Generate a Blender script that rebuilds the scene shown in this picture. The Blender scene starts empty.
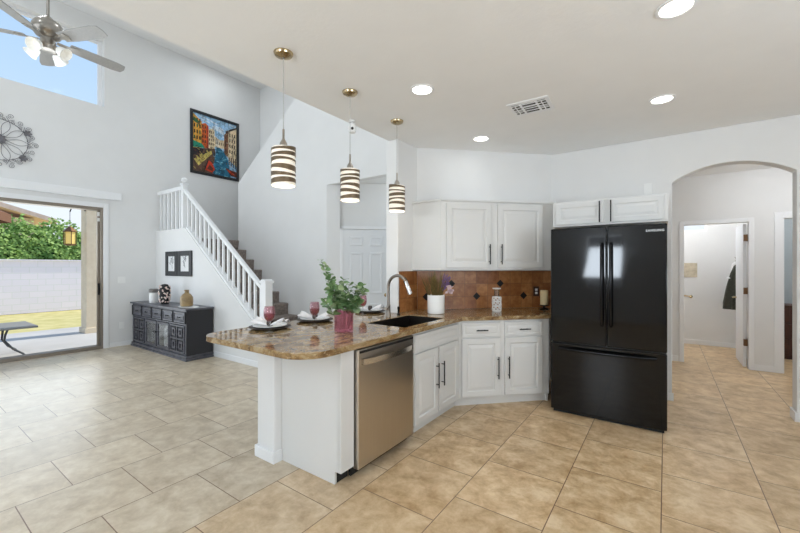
import bpy, bmesh, math, random
from mathutils import Vector, Matrix
random.seed(7)
PI = math.pi
SC = bpy.context.scene
COL = SC.collection

# ------------------------------------------------------------------ camera
cd = bpy.data.cameras.new('camera'); cam = bpy.data.objects.new('camera', cd); COL.objects.link(cam)
cam.location = (0, 0, 1.42); cam.rotation_euler = (PI/2, 0, math.radians(35.3))
cd.sensor_fit = 'HORIZONTAL'; cd.sensor_width = 36; cd.lens = 36*375/800
cd.clip_start = 0.05; cd.clip_end = 200
SC.camera = cam
# ------------------------------------------------------------------ exposure
vs = SC.view_settings
vs.view_transform = 'Standard'; vs.look = 'None'; vs.gamma = 1; vs.use_curve_mapping = False
vs.exposure = 0.30
try:
    SC.cycles.use_denoising = True
    SC.cycles.max_bounces = 10; SC.cycles.diffuse_bounces = 6; SC.cycles.transparent_max_bounces = 16
    SC.cycles.sample_clamp_indirect = 6
except Exception: pass
# ------------------------------------------------------------------ sky
w = bpy.data.worlds.new('sky'); SC.world = w; w.use_nodes = True
nt = w.node_tree; N = nt.nodes; L = nt.links
bg = N['Background']
tc = N.new('ShaderNodeTexCoord'); sx = N.new('ShaderNodeSeparateXYZ'); rp = N.new('ShaderNodeValToRGB')
L.new(tc.outputs['Generated'], sx.inputs[0]); L.new(sx.outputs['Z'], rp.inputs[0]); L.new(rp.outputs[0], bg.inputs[0])
r = rp.color_ramp; r.elements[0].position = 0.0; r.elements[0].color = (0.86, 0.92, 1.0, 1)
r.elements[1].position = 0.9; r.elements[1].color = (0.38, 0.56, 0.92, 1)
for p, c in ((0.12, (0.84, 0.92, 1.0, 1)), (0.30, (0.56, 0.76, 1.0, 1)), (0.45, (0.46, 0.68, 1.0, 1))):
    e = r.elements.new(p); e.color = c
bg.inputs[1].default_value = 0.86
# ------------------------------------------------------------------ sun, daylight through the openings, added fill lamps
def light(name, kind, loc, energy, color=(1, 1, 1), rot=(0, 0, 0), **kw):
    d = bpy.data.lights.new(name, kind); d.energy = energy; d.color = color
    for k, v in kw.items(): setattr(d, k, v)
    o = bpy.data.objects.new(name, d); COL.objects.link(o); o.location = loc; o.rotation_euler = rot
    return o
sun = light('sun', 'SUN', (0, 0, 20), 2.9, (1, 0.93, 0.82), (math.radians(42), 0, math.radians(172)), angle=0.02)
COOL = (0.84, 0.925, 1.0); NEUT = (0.80, 0.90, 1.0)
E_LIVING, E_KITCHEN, E_CAN, E_LIV_CEIL = 31, 90, 0.6, 6.6
light('living_fill', 'AREA', (-5.2, -3.24, 2.6), E_LIVING, COOL, (PI/2+.15, 0, 0), shape='RECTANGLE', size=4.4, size_y=3.6)  # area lamp in an unseen rear window, added to brighten the living room
light('daylight_kitchen', 'AREA', (-1.3, -3.24, 1.55), E_KITCHEN, NEUT, (PI/2+.95, 0, 0), shape='RECTANGLE', size=0.95, size_y=1.35)
light('side_fill', 'AREA', (2.94, 0.6, 1.5), E_KITCHEN*1.0, NEUT, (0, PI/2+.95, 0), shape='RECTANGLE', size=1.5, size_y=2.4)  # added lamp in an unseen side window, tilted up to lift the ceiling
light('daylight_door', 'AREA', (-8.05, 0.4, 1.25), 56, COOL, (0, -PI/2-.5, 0), shape='RECTANGLE', size=2.3, size_y=3.6)

# ================================================================== helpers
def lin(c):
    return tuple(((v/255)/12.92 if v/255 <= 0.04045 else ((v/255+0.055)/1.055)**2.4) for v in c)
def C4(c): return (*lin(c), 1)
class NT:
    def __init__(s, m):
        s.t = m.node_tree; s.n = s.t.nodes; s.l = s.t.links; s.b = s.n['Principled BSDF']
    def add(s, kind, **kw):
        n = s.n.new(kind)
        for k, v in kw.items(): setattr(n, k, v)
        return n
    def math(s, op, a, b=None):
        n = s.n.new('ShaderNodeMath'); n.operation = op
        for i, v in enumerate((a, b)):
            if v is None: continue
            if isinstance(v, (int, float)): n.inputs[i].default_value = v
            else: s.l.new(v, n.inputs[i])
        return n.outputs[0]
    def ramp(s, fac, stops):
        n = s.n.new('ShaderNodeValToRGB'); e = n.color_ramp.elements
        e[0].position, e[0].color = stops[0][0], C4(stops[0][1]); e[1].position, e[1].color = stops[-1][0], C4(stops[-1][1])
        for p, c in stops[1:-1]:
            q = e.new(p); q.color = C4(c)
        s.l.new(fac, n.inputs[0]); return n.outputs[0]
    def mix(s, fac, a, b, mode='MIX'):
        n = s.n.new('ShaderNodeMix'); n.data_type = 'RGBA'; n.blend_type = mode
        for i, v in ((0, fac), (6, a), (7, b)):
            if isinstance(v, (int, float)): n.inputs[i].default_value = v
            elif isinstance(v, tuple): n.inputs[i].default_value = v if len(v) == 4 else (*v, 1)
            else: s.l.new(v, n.inputs[i])
        return n.outputs[2]
    def noise(s, scale, detail=4, rough=0.5, vec=None, dist=0):
        n = s.n.new('ShaderNodeTexNoise'); n.inputs['Scale'].default_value = scale
        n.inputs['Detail'].default_value = detail; n.inputs['Roughness'].default_value = rough; n.inputs['Distortion'].default_value = dist
        if vec is None: vec = s.coord()
        s.l.new(vec, n.inputs['Vector']); return n.outputs['Fac']
    def coord(s):
        if not hasattr(s, '_c'): s._c = s.n.new('ShaderNodeTexCoord')
        return s._c.outputs['Object']
    def scaled(s, v):
        n = s.n.new('ShaderNodeMapping'); n.inputs['Scale'].default_value = v; s.l.new(s.coord(), n.inputs[0]); return n.outputs[0]
    def bump(s, h, strength=0.2, dist=0.01):
        n = s.n.new('ShaderNodeBump'); n.inputs['Strength'].default_value = strength; n.inputs['Distance'].default_value = dist
        s.l.new(h, n.inputs['Height']); s.l.new(n.outputs[0], s.b.inputs['Normal'])
def mat(name, c, rough=0.5, metal=0.0, emit=None, es=0, trans=0, ior=1.45, alpha=1, coat=0, spec=None, sheen=0):
    m = bpy.data.materials.new(name); m.use_nodes = True; b = m.node_tree.nodes['Principled BSDF']
    b.inputs['Base Color'].default_value = C4(c); b.inputs['Roughness'].default_value = rough; b.inputs['Metallic'].default_value = metal
    b.inputs['Transmission Weight'].default_value = trans; b.inputs['IOR'].default_value = ior; b.inputs['Alpha'].default_value = alpha
    b.inputs['Coat Weight'].default_value = coat
    if spec is not None: b.inputs['Specular IOR Level'].default_value = spec
    if emit: b.inputs['Emission Color'].default_value = C4(emit); b.inputs['Emission Strength'].default_value = es
    return m
def noisy(name, c1, c2, scale, rough=0.5, bump=0, metal=0, stretch=None, bscale=None, detail=4):
    m = mat(name, c1, rough, metal); t = NT(m)
    v = t.scaled(stretch) if stretch else None
    f = t.noise(scale, detail, 0.55, v)
    t.l.new(t.ramp(f, [(0.3, c1), (0.7, c2)]), t.b.inputs['Base Color'])
    if bump: t.bump(t.noise(bscale or scale*2, 3, 0.5, v), bump)
    return m
M = {}
M['wall'] = noisy('wall_paint', (226, 226, 225), (229, 229, 228), 3, 0.75, 0.04, bscale=90)
M['wall_blue'] = mat('grey_paint', (168, 175, 178), 0.8)
M['ceil'] = noisy('ceiling_paint', (238, 238, 237), (241, 241, 240), 3, 0.9, 0.10, bscale=45)
M['trim'] = mat('trim_paint', (236, 237, 238), 0.4)
M['cab'] = mat('cabinet_paint', (219, 219, 217), 0.38)
M['door'] = mat('door_paint', (228, 230, 232), 0.45)
M['black'] = mat('black_metal', (28, 28, 30), 0.35, 0.6)
M['blackmat'] = mat('matte_black', (22, 22, 23), 0.6)
M['steel_br'] = mat('brushed_nickel', (172, 166, 158), 0.3, 1.0)
M['faucet'] = mat('dark_nickel', (140, 133, 125), 0.32, 1.0)
M['chrome'] = mat('chrome', (225, 225, 225), 0.12, 1.0)
M['bronze'] = mat('bronze_band', (112, 96, 76), 0.35, 0.75)
M['brass'] = mat('brass', (186, 166, 130), 0.2, 1.0)
M['hinge'] = mat('hinge_bronze', (110, 82, 58), 0.4, 0.7)
M['fridge'] = mat('black_enamel', (10, 10, 11), 0.06, 0.0, spec=0.42)
M['fridge_h'] = mat('black_handle', (20, 20, 22), 0.15, 0.5)
M['fridge_side'] = mat('fridge_side', (120, 118, 115), 0.25, 0.3)
M['white'] = mat('white_ceramic', (238, 238, 236), 0.25)
M['cloth'] = mat('white_cloth', (238, 237, 238), 0.9)
M['charger'] = noisy('charger', (52, 45, 42), (80, 66, 56), 60, 0.5)
M['char'] = noisy('charcoal_wood', (58, 58, 64), (98, 98, 106), 9, 0.36, 0.1, stretch=(1, 1, 4))
M['char_side'] = mat('charcoal_side', (42, 42, 46), 0.5)
M['cream'] = mat('cream_wax', (226, 205, 160), 0.5)
M['kick'] = mat('dark_kick', (30, 28, 26), 0.7)
M['sink'] = mat('black_sink', (32, 28, 25), 0.3)
M['taupe'] = mat('bronze_aluminium', (138, 128, 116), 0.45, 0.3)
M['lamp_on'] = mat('lamp_lens', (255, 250, 240), 0.5, emit=(255, 248, 236), es=6)
M['bulb'] = mat('bulb', (255, 240, 215), 0.5, emit=(255, 228, 190), es=4)
M['shade_glass'] = mat('frosted_glass', (250, 244, 232), 0.5, emit=(255, 236, 208), es=0.16)
M['fan_glass'] = mat('frosted_shade', (250, 250, 246), 0.4, emit=(255, 250, 240), es=0.10)
M['fan_blade'] = noisy('fan_blade', (160, 158, 155), (170, 168, 164), 6, 0.3, stretch=(8, 8, 1))
M['fan_blade_d'] = M['fan_blade']
def thin_glass(name, tint, body, amount, gloss=0.10):
    m = bpy.data.materials.new(name); m.use_nodes = True; t = m.node_tree; n = t.nodes; n.remove(n['Principled BSDF']); out = n['Material Output']
    tr = n.new('ShaderNodeBsdfTransparent'); tr.inputs[0].default_value = (*tint, 1)
    df = n.new('ShaderNodeBsdfDiffuse'); df.inputs[0].default_value = C4(body)
    gl = n.new('ShaderNodeBsdfGlossy'); gl.inputs['Roughness'].default_value = 0.04
    m1 = n.new('ShaderNodeMixShader'); m1.inputs[0].default_value = amount; t.links.new(tr.outputs[0], m1.inputs[1]); t.links.new(df.outputs[0], m1.inputs[2])
    fr = n.new('ShaderNodeLayerWeight'); fr.inputs[0].default_value = 0.35; k = n.new('ShaderNodeMath'); k.operation = 'MULTIPLY'; k.inputs[1].default_value = gloss*4; t.links.new(fr.outputs['Fresnel'], k.inputs[0])
    m2 = n.new('ShaderNodeMixShader'); t.links.new(k.outputs[0], m2.inputs[0]); t.links.new(m1.outputs[0], m2.inputs[1]); t.links.new(gl.outputs[0], m2.inputs[2]); t.links.new(m2.outputs[0], out.inputs[0])
    return m
M['pink'] = thin_glass('pink_glass', (.93, .82, .84), (214, 150, 162), 0.07)
M['pinkjar'] = thin_glass('pink_jar_glass', (.93, .74, .79), (214, 130, 150), 0.10)
M['wine'] = thin_glass('rose_wine', (.74, .46, .48), (160, 84, 90), 0.12)
M['clear'] = thin_glass('clear_glass', (.95, .96, .96), (235, 238, 240), 0.03, .14)
M['pane'] = None
M['leaf'] = noisy('leaf', (84, 122, 74), (136, 166, 112), 22, 0.45)
M['leaf2'] = noisy('leaf_pale', (132, 158, 118), (182, 198, 156), 22, 0.45)
M['stem'] = mat('stem', (88, 84, 56), 0.7)
M['reed'] = noisy('reed', (86, 70, 36), (128, 108, 56), 40, 0.8)
M['lav'] = mat('lavender', (126, 96, 142), 0.8)
M['relief'] = noisy('relief', (214, 176, 168), (240, 234, 226), 40, 0.6)
M['pinkfl'] = mat('blush_petals', (222, 196, 198), 0.8)
M['towel'] = noisy('olive_terry', (44, 44, 38), (62, 62, 52), 60, 0.95, 0.3)
M['jug'] = noisy('brown_glaze', (128, 104, 70), (164, 140, 100), 14, 0.3)
M['cord'] = mat('cord', (176, 174, 170), 0.5)
M['grey'] = mat('grey_lid', (116, 112, 108), 0.6)
M['concrete'] = noisy('patio_concrete', (186, 184, 180), (200, 198, 194), 1.2, 0.85)
M['grass'] = noisy('lawn', (188, 178, 110), (216, 204, 146), 2.5, 0.95)
M['stucco'] = noisy('stucco', (224, 208, 182), (234, 220, 196), 8, 0.95, 0.1)
M['hedge'] = noisy('hedge_leaf', (92, 138, 60), (176, 204, 112), 1.7, 0.6, detail=8)
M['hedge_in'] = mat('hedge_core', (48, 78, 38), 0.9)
M['rooft'] = noisy('roof_tile', (220, 192, 176), (236, 212, 198), 5, 0.9)
M['tabletop'] = mat('table_slate', (140, 140, 138), 0.6)
M['amber'] = mat('amber_glass', (226, 200, 120), 0.3, emit=(240, 205, 110), es=0.25)
M['tableleg'] = mat('table_leg', (84, 86, 88), 0.5)
M['umb'] = mat('brown_canvas', (128, 92, 70), 0.9)
M['wood_d'] = noisy('dark_wood', (60, 36, 28), (82, 48, 36), 10, 0.4, stretch=(6, 6, 1))
M['mosaic'] = noisy('mosaic', (172, 160, 136), (212, 200, 178), 14, 0.5)
M['plate_paper'] = mat('print_paper', (225, 226, 226), 0.8)
M['ink'] = mat('sketch_ink', (120, 120, 124), 0.9)
M['scroll'] = mat('scroll_iron', (112, 110, 114), 0.5, 0.3)
M['slot_shade'] = mat('slot_shade', (66, 58, 46), 0.8)  # dark colour stands for the shade inside the vent slots
M['switch'] = mat('switch_plate', (238, 238, 236), 0.35)
M['outlet_brown'] = mat('brown_plate', (70, 48, 36), 0.4)
M['frame'] = mat('black_frame', (40, 41, 44), 0.45)

def m_floor():
    m = mat('travertine_tile', (200, 180, 150), 0.28); t = NT(m)
    s = t.add('ShaderNodeSeparateXYZ'); t.l.new(t.coord(), s.inputs[0])
    u = t.math('DIVIDE', t.math('ADD', s.outputs[0], 2.10), 0.52); k = t.math('FLOOR', u); fu = t.math('FRACT', u)
    par = t.math('FLOORED_MODULO', k, 2.0)
    v = t.math('DIVIDE', t.math('SUBTRACT', t.math('SUBTRACT', s.outputs[1], 1.555), t.math('MULTIPLY', par, 0.265)), 0.53)
    kv = t.math('FLOOR', v); fv = t.math('FRACT', v)
    du = t.math('MULTIPLY', t.math('MINIMUM', fu, t.math('SUBTRACT', 1.0, fu)), 0.52)
    dv = t.math('MULTIPLY', t.math('MINIMUM', fv, t.math('SUBTRACT', 1.0, fv)), 0.53)
    d = t.math('MINIMUM', du, t.math('MULTIPLY', dv, 1.0))
    g = t.math('LESS_THAN', d, 0.0027)
    cv = t.add('ShaderNodeCombineXYZ'); t.l.new(k, cv.inputs[0]); t.l.new(kv, cv.inputs[1])
    wn = t.add('ShaderNodeTexWhiteNoise'); t.l.new(cv.outputs[0], wn.inputs['Vector'])
    off = t.add('ShaderNodeVectorMath', operation='MULTIPLY_ADD'); t.l.new(wn.outputs['Color'], off.inputs[0]); off.inputs[1].default_value = (9, 9, 9); t.l.new(t.coord(), off.inputs[2])
    nz = t.noise(7.5, 9, 0.68, off.outputs[0], 0.25)
    kit = t.ramp(nz, [(0.32, (176, 142, 100)), (0.50, (208, 178, 138)), (0.66, (228, 204, 168))])
    liv = t.ramp(nz, [(0.32, (184, 166, 140)), (0.50, (204, 188, 163)), (0.66, (219, 206, 184))])
    # colour by row: greyer in the living room, tan in the kitchen, one mixed
    row_mix = t.math('ADD', t.math('MULTIPLY', t.math('GREATER_THAN', k, -0.5), 0.6), t.math('MULTIPLY', t.math('GREATER_THAN', k, 0.5), 0.4))
    c = t.mix(row_mix, liv, kit)
    tone = t.math('ADD', t.math('MULTIPLY', wn.outputs['Value'], 0.12), 0.93)
    tv = t.add('ShaderNodeCombineXYZ')
    for i in range(3): t.l.new(tone, tv.inputs[i])
    c = t.mix(1.0, c, tv.outputs[0], 'MULTIPLY')
    c = t.mix(g, c, C4((124, 98, 78)))
    t.l.new(c, t.b.inputs['Base Color'])
    t.l.new(t.math('ADD', 0.24, t.math('MULTIPLY', nz, 0.2)), t.b.inputs['Roughness'])
    t.bump(t.math('SUBTRACT', t.math('MULTIPLY', nz, 0.2), g), 0.08, 0.003)
    return m
M['floor'] = m_floor()
def m_granite():
    m = mat('granite', (170, 130, 80), 0.07); t = NT(m)
    n1 = t.noise(9, 8, 0.68, t.scaled((1.0, 0.55, 1)), 1.2)
    c = t.ramp(n1, [(0.28, (70, 52, 34)), (0.42, (124, 96, 62)), (0.52, (156, 128, 88)), (0.62, (178, 158, 124)), (0.75, (126, 110, 90))])
    n2 = t.noise(70, 6, 0.7)
    c = t.mix(t.math('MULTIPLY', t.math('GREATER_THAN', n2, 0.60), 0.55), c, C4((60, 44, 30)))
    n3 = t.noise(46, 5, 0.7)
    c = t.mix(t.math('MULTIPLY', t.math('GREATER_THAN', n3, 0.61), 0.5), c, C4((226, 208, 170)))
    t.l.new(c, t.b.inputs['Base Color'])
    return m
M['granite'] = m_granite()
def m_splash():
    m = mat('splash_tile', (150, 100, 58), 0.33); t = NT(m)
    s = t.add('ShaderNodeSeparateXYZ'); t.l.new(t.coord(), s.inputs[0])
    u = t.math('DIVIDE', s.outputs[0], 0.145); v = t.math('DIVIDE', s.outputs[2], 0.1505)
    fu, fv = t.math('FRACT', u), t.math('FRACT', v)
    d = t.math('MINIMUM', t.math('MINIMUM', fu, t.math('SUBTRACT', 1.0, fu)), t.math('MINIMUM', fv, t.math('SUBTRACT', 1.0, fv)))
    g = t.math('LESS_THAN', d, 0.014)
    cv = t.add('ShaderNodeCombineXYZ'); t.l.new(t.math('FLOOR', u), cv.inputs[0]); t.l.new(t.math('FLOOR', v), cv.inputs[1])
    wn = t.add('ShaderNodeTexWhiteNoise'); t.l.new(cv.outputs[0], wn.inputs['Vector'])
    nz = t.noise(14, 6, 0.65)
    f = t.math('ADD', t.math('MULTIPLY', nz, 0.75), t.math('MULTIPLY', wn.outputs['Value'], 0.30))
    c = t.ramp(f, [(0.30, (132, 80, 42)), (0.52, (164, 108, 62)), (0.75, (194, 140, 86))])
    c = t.mix(g, c, C4((118, 84, 56)))
    t.l.new(c, t.b.inputs['Base Color']); t.bump(t.math('SUBTRACT', nz, g), 0.2, 0.003)
    return m
M['splash'] = m_splash()
def m_steel():
    m = mat('stainless', (186, 174, 160), 0.3, 1.0); t = NT(m)
    n = t.noise(3, 5, 0.6, t.scaled((40, 1, 0.6)))
    t.l.new(t.ramp(n, [(0.3, (201, 194, 184)), (0.7, (206, 199, 189))]), t.b.inputs['Base Color'])
    t.l.new(t.math('ADD', 0.28, t.math('MULTIPLY', n, 0.04)), t.b.inputs['Roughness'])
    return m
M['steel'] = m_steel()
M['steel_b'] = mat('satin_steel', (205, 198, 188), 0.22, 1.0)
M['carpet'] = noisy('carpet', (112, 102, 96), (156, 145, 137), 38, 1.0, 0.5, bscale=90)
def m_block():
    m = mat('painted_block', (226, 228, 238), 0.9); t = NT(m)
    b = t.add('ShaderNodeTexBrick'); b.inputs['Scale'].default_value = 1; b.inputs['Brick Width'].default_value = 0.4; b.inputs['Row Height'].default_value = 0.2
    b.inputs['Mortar Size'].default_value = 0.008; b.inputs['Color1'].default_value = C4((244, 238, 252)); b.inputs['Color2'].default_value = C4((239, 234, 249)); b.inputs['Mortar'].default_value = C4((228, 228, 236))
    s = t.add('ShaderNodeSeparateXYZ'); c = t.add('ShaderNodeCombineXYZ'); t.l.new(t.coord(), s.inputs[0]); t.l.new(s.outputs[1], c.inputs[0]); t.l.new(s.outputs[2], c.inputs[1])
    t.l.new(c.outputs[0], b.inputs['Vector']); t.l.new(b.outputs['Color'], t.b.inputs['Base Color'])
    return m
M['block'] = m_block()

M['pane'] = thin_glass('window_pane', (.99, .99, .99), (240, 240, 240), 0.0, .003)
# ------------------------------------------------------------------ mesh helpers
def BM(): return bmesh.new()
def box(bm, x0, x1, y0, y1, z0, z1, mx=None):
    v = [bm.verts.new((x, y, z)) for x in (x0, x1) for y in (y0, y1) for z in (z0, z1)]
    if mx is not None:
        for q in v: q.co = mx @ q.co
    for f in ((0, 1, 3, 2), (4, 6, 7, 5), (0, 4, 5, 1), (2, 3, 7, 6), (0, 2, 6, 4), (1, 5, 7, 3)): bm.faces.new([v[i] for i in f])
    return v
def prism(bm, poly, lo, hi, axis='z'):
    def P(a, b, h): return (a, b, h) if axis == 'z' else ((a, h, b) if axis == 'y' else (h, a, b))
    A = [bm.verts.new(P(a, b, lo)) for a, b in poly]; B = [bm.verts.new(P(a, b, hi)) for a, b in poly]
    bm.faces.new(A); bm.faces.new(B[::-1]); n = len(poly)
    for i in range(n): bm.faces.new((A[i], B[i], B[(i+1) % n], A[(i+1) % n]))
def frame_of(d):
    d = Vector(d).normalized(); a = Vector((0, 0, 1)) if abs(d.z) < 0.95 else Vector((1, 0, 0))
    u = d.cross(a).normalized(); return u, d.cross(u).normalized()
def tube(bm, pts, r, seg=8, cap=True):
    pts = [Vector(p) for p in pts]; rings = []; n = len(pts)
    rr = r if isinstance(r, (list, tuple)) else [r]*n
    u = None
    for i, p in enumerate(pts):
        d = (pts[min(i+1, n-1)]-pts[max(i-1, 0)])
        if d.length < 1e-9: d = Vector((0, 0, 1))
        d.normalize()
        if u is None: u, _ = frame_of(d)
        u = (u-d*u.dot(d))
        if u.length < 1e-6: u, _ = frame_of(d)
        u.normalize(); v = d.cross(u)
        rings.append([bm.verts.new(p+rr[i]*(math.cos(2*PI*k/seg)*u+math.sin(2*PI*k/seg)*v)) for k in range(seg)])
    for a, b in zip(rings, rings[1:]):
        for k in range(seg): bm.faces.new((a[k], a[(k+1) % seg], b[(k+1) % seg], b[k]))
    if cap: bm.faces.new(rings[0][::-1]); bm.faces.new(rings[-1])
def lathe(bm, prof, c=(0, 0, 0), seg=28, cap=True, mx=None):
    rings = []
    for r, z in prof:
        ring = []
        for k in range(seg):
            p = Vector((r*math.cos(2*PI*k/seg), r*math.sin(2*PI*k/seg), z))
            if mx is not None: p = mx @ p
            ring.append(bm.verts.new(p+Vector(c)))
        rings.append(ring)
    for a, b in zip(rings, rings[1:]):
        for k in range(seg): bm.faces.new((a[k], a[(k+1) % seg], b[(k+1) % seg], b[k]))
    if cap:
        if prof[0][0] > 1e-6: bm.faces.new(rings[0][::-1])
        if prof[-1][0] > 1e-6: bm.faces.new(rings[-1])
def blob(bm, c, rx, ry, rz, sub=2, jit=0.0):
    r = bmesh.ops.create_icosphere(bm, subdivisions=sub, radius=1)
    for v in r['verts']:
        k = 1+random.uniform(-jit, jit); v.co = Vector((v.co.x*rx*k, v.co.y*ry*k, v.co.z*rz*k))+Vector(c)
def round_leaf(bm, p, d, n, l, wd, mi=0):
    p, d = Vector(p), Vector(d).normalized(); s = d.cross(Vector(n))
    if s.length < 1e-4: s = frame_of(d)[0]
    s.normalize(); up = s.cross(d); c = p+d*l*.55
    ring = [p]+[c+d*l*.45*math.cos(a)+s*wd*.5*math.sin(a)+up*.12*l*abs(math.sin(a)) for a in [2.3-4.6*i/8 for i in range(9)]]
    f = bm.faces.new([bm.verts.new(x) for x in ring]); f.material_index = mi
def leaf(bm, p, d, n, l, wd, mi=0):
    p, d = Vector(p), Vector(d).normalized(); s = d.cross(Vector(n))
    if s.length < 1e-4: s = frame_of(d)[0]
    s.normalize(); up = s.cross(d)
    q = [p, p+d*l*.35+s*wd/2+up*l*.06, p+d*l*.75+s*wd*.4+up*l*.08, p+d*l, p+d*l*.75-s*wd*.4+up*l*.08, p+d*l*.35-s*wd/2+up*l*.06]
    f = bm.faces.new([bm.verts.new(x) for x in q]); f.material_index = mi
MW = {}
def put(o): COL.objects.link(o); return o
def thing(name, label, cat, loc=(0, 0, 0), rotz=0, group=None):
    o = put(bpy.data.objects.new(name, None)); o.location = loc; o.rotation_euler = (0, 0, rotz); o.empty_display_size = 0.1
    MW[o.name] = Matrix.Translation(Vector(loc)) @ Matrix.Rotation(rotz, 4, 'Z')
    return tag(o, label, cat, group)
def tag(o, label, cat, group=None):
    o['label'] = label; o['category'] = cat
    if group: o['group'] = group
    return o
def obj(name, bm, mats, parent=None, local=False, bevel=0, smooth=False, label=None, seg=2, angle=35):
    me = bpy.data.meshes.new(name)
    bmesh.ops.recalc_face_normals(bm, faces=bm.faces[:])
    mats = mats if isinstance(mats, (list, tuple)) else [mats]
    o = bpy.data.objects.new(name, me)
    if parent is not None:
        mw = MW[parent.name]
        if not local: bmesh.ops.transform(bm, matrix=mw.inverted(), verts=bm.verts[:])
    bm.to_mesh(me); bm.free()
    for m in mats: me.materials.append(M[m] if isinstance(m, str) else m)
    put(o)
    if parent is not None: o.parent = parent; MW[o.name] = MW[parent.name]
    else: MW[o.name] = Matrix.Identity(4)
    if smooth:
        for p in me.polygons: p.use_smooth = True
        try: me.set_sharp_from_angle(angle=math.radians(angle))
        except Exception: pass
    if bevel:
        b = o.modifiers.new('bevel', 'BEVEL'); b.width = bevel; b.segments = seg; b.limit_method = 'ANGLE'; b.angle_limit = math.radians(40)
    if label: o['label'] = label
    return o
def recenter(o):
    """move a top-level mesh's origin to the base of its box"""
    vs_ = [v.co for v in o.data.vertices]
    c = Vector(((min(v.x for v in vs_)+max(v.x for v in vs_))/2, (min(v.y for v in vs_)+max(v.y for v in vs_))/2, min(v.z for v in vs_)))
    o.data.transform(Matrix.Translation(-c)); o.location = c; MW[o.name] = Matrix.Translation(c); return o
def struct(name, bm, m, parent=None, **kw):
    o = obj(name, bm, m, parent, **kw)
    if parent is None: o['kind'] = 'structure'
    return o
def dup(root, loc, rotz=None, label=None, group=None):
    r = root.copy(); put(r); r.location = loc
    if rotz is not None: r.rotation_euler = (0, 0, rotz)
    if label: r['label'] = label
    if group: r['group'] = group
    for ch in list(root.children):
        c = ch.copy(); put(c); c.parent = r
        for g in ch.children:
            d = g.copy(); put(d); d.parent = c
    return r
def wall_holes(bm, axis, p0, p1, a0, a1, z0, z1, holes):
    """a wall slab with rectangular openings; axis is the direction it runs in"""
    xs = sorted({a0, a1, *[h[0] for h in holes], *[h[1] for h in holes]}); zs = sorted({z0, z1, *[h[2] for h in holes], *[h[3] for h in holes]})
    for xa, xb in zip(xs, xs[1:]):
        for za, zb in zip(zs, zs[1:]):
            cx, cz = (xa+xb)/2, (za+zb)/2
            if any(h[0] < cx < h[1] and h[2] < cz < h[3] for h in holes): continue
            if axis == 'x': box(bm, xa, xb, p0, p1, za, zb)
            else: box(bm, p0, p1, xa, xb, za, zb)
    bmesh.ops.remove_doubles(bm, verts=bm.verts[:], dist=1e-5)
    # drop the inner faces left between neighbouring blocks
    seen = {}
    for f in bm.faces: seen.setdefault(tuple(sorted(v.index for v in f.verts)) if False else tuple(sorted((round(v.co.x, 4), round(v.co.y, 4), round(v.co.z, 4)) for v in f.verts)), []).append(f)
    bmesh.ops.delete(bm, geom=[f for g in seen.values() if len(g) > 1 for f in g], context='FACES_ONLY')

# ================================================================== the setting
KC, LC, HC = 2.81, 5.68, 2.745          # kitchen, living and hall ceilings
XL = -7.95
bm = BM(); box(bm, -8.15, 3.2, -3.5, 9.0, -0.12, 0); struct('floor', bm, 'floor')
bm = BM(); wall_holes(bm, 'y', -8.15, XL, -3.5, 5.61, 0, LC+.15, [(-1.8, 2.33, 0, 2.437), (-1.6, 2.345, 4.19, 5.352)]); struct('wall_left', bm, 'wall')
bm = BM(); box(bm, XL, -2.38, 5.41, 5.61, 0, LC+.15); struct('wall_stair_far', bm, 'wall')
bm = BM(); prism(bm, [(-7.03, 0), (-7.03, 3.10), (-3.42, LC), (-2.5, LC), (-2.5, 2.743), (-4.485, 2.743), (-4.485, 0)], 4.28, 4.40, 'y'); struct('wall_stair_middle', bm, 'wall', bevel=0.008)
SL = .757
bm = BM(); prism(bm, [(XL, 0), (XL, 2.09), (-6.80, 2.09), (-4.50, .40), (-4.50, 0)], 3.15, 3.27, 'y'); struct('wall_under_stairs', bm, 'wall')
bm = BM(); box(bm, -2.538, -2.374, 3.315, 4.28, 0, KC); box(bm, -2.538, -2.40, 4.28, 6.4, 0, KC); struct('wall_kitchen_end', bm, 'wall', bevel=0.01)
bm = BM(); prism(bm, [(-2.374, 3.696), (-1.17, 4.9), (-1.25, 4.98), (-2.374, 3.86)], 0, KC); struct('wall_diagonal', bm, 'wall')
arc = []
ax0, ax1, zs_, za_ = .056, .98, 2.305, 2.452
hw = (ax1-ax0)/2; rr = (hw*hw+(za_-zs_)**2)/(2*(za_-zs_)); cz_ = za_-rr; th = math.asin(hw/rr)
for i in range(25):
    a = -th+2*th*i/24; arc.append(((ax0+ax1)/2+rr*math.sin(a), cz_+rr*math.cos(a)))
bm = BM(); prism(bm, [(-1.25, 0), (ax0, 0), *arc, (ax1, 0), (3.0, 0), (3.0, KC), (-1.25, KC)], 4.9, 5.05, 'y'); struct('wall_back', bm, 'wall', bevel=0.008)
bm = BM(); wall_holes(bm, 'y', 3.0, 3.2, -3.5, 9.0, 0, KC+.1, [(-.6, 1.8, .75, 2.25)]); struct('wall_right', bm, 'wall')
bm = BM(); wall_holes(bm, 'x', -3.5, -3.3, XL, 3.0, 0, LC+.15, [(-7.4, -3.0, .8, 4.4), (-1.775, -.825, .88, 2.22)]); struct('wall_rear', bm, 'wall')
bm = BM(); box(bm, -2.5, 3.0, -3.3, 5.05, KC, KC+.14); box(bm, -2.5, -2.38, 5.05, 5.41, KC, KC+.14); struct('ceiling', bm, 'ceil')
bm = BM(); box(bm, -8.15, -2.38, -3.5, 5.61, LC, LC+.15); struct('ceiling_living', bm, 'ceil')
bm = BM(); box(bm, -2.5, -2.38, -3.3, 5.41, KC+.14, LC); struct('wall_upper', bm, 'wall')
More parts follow.
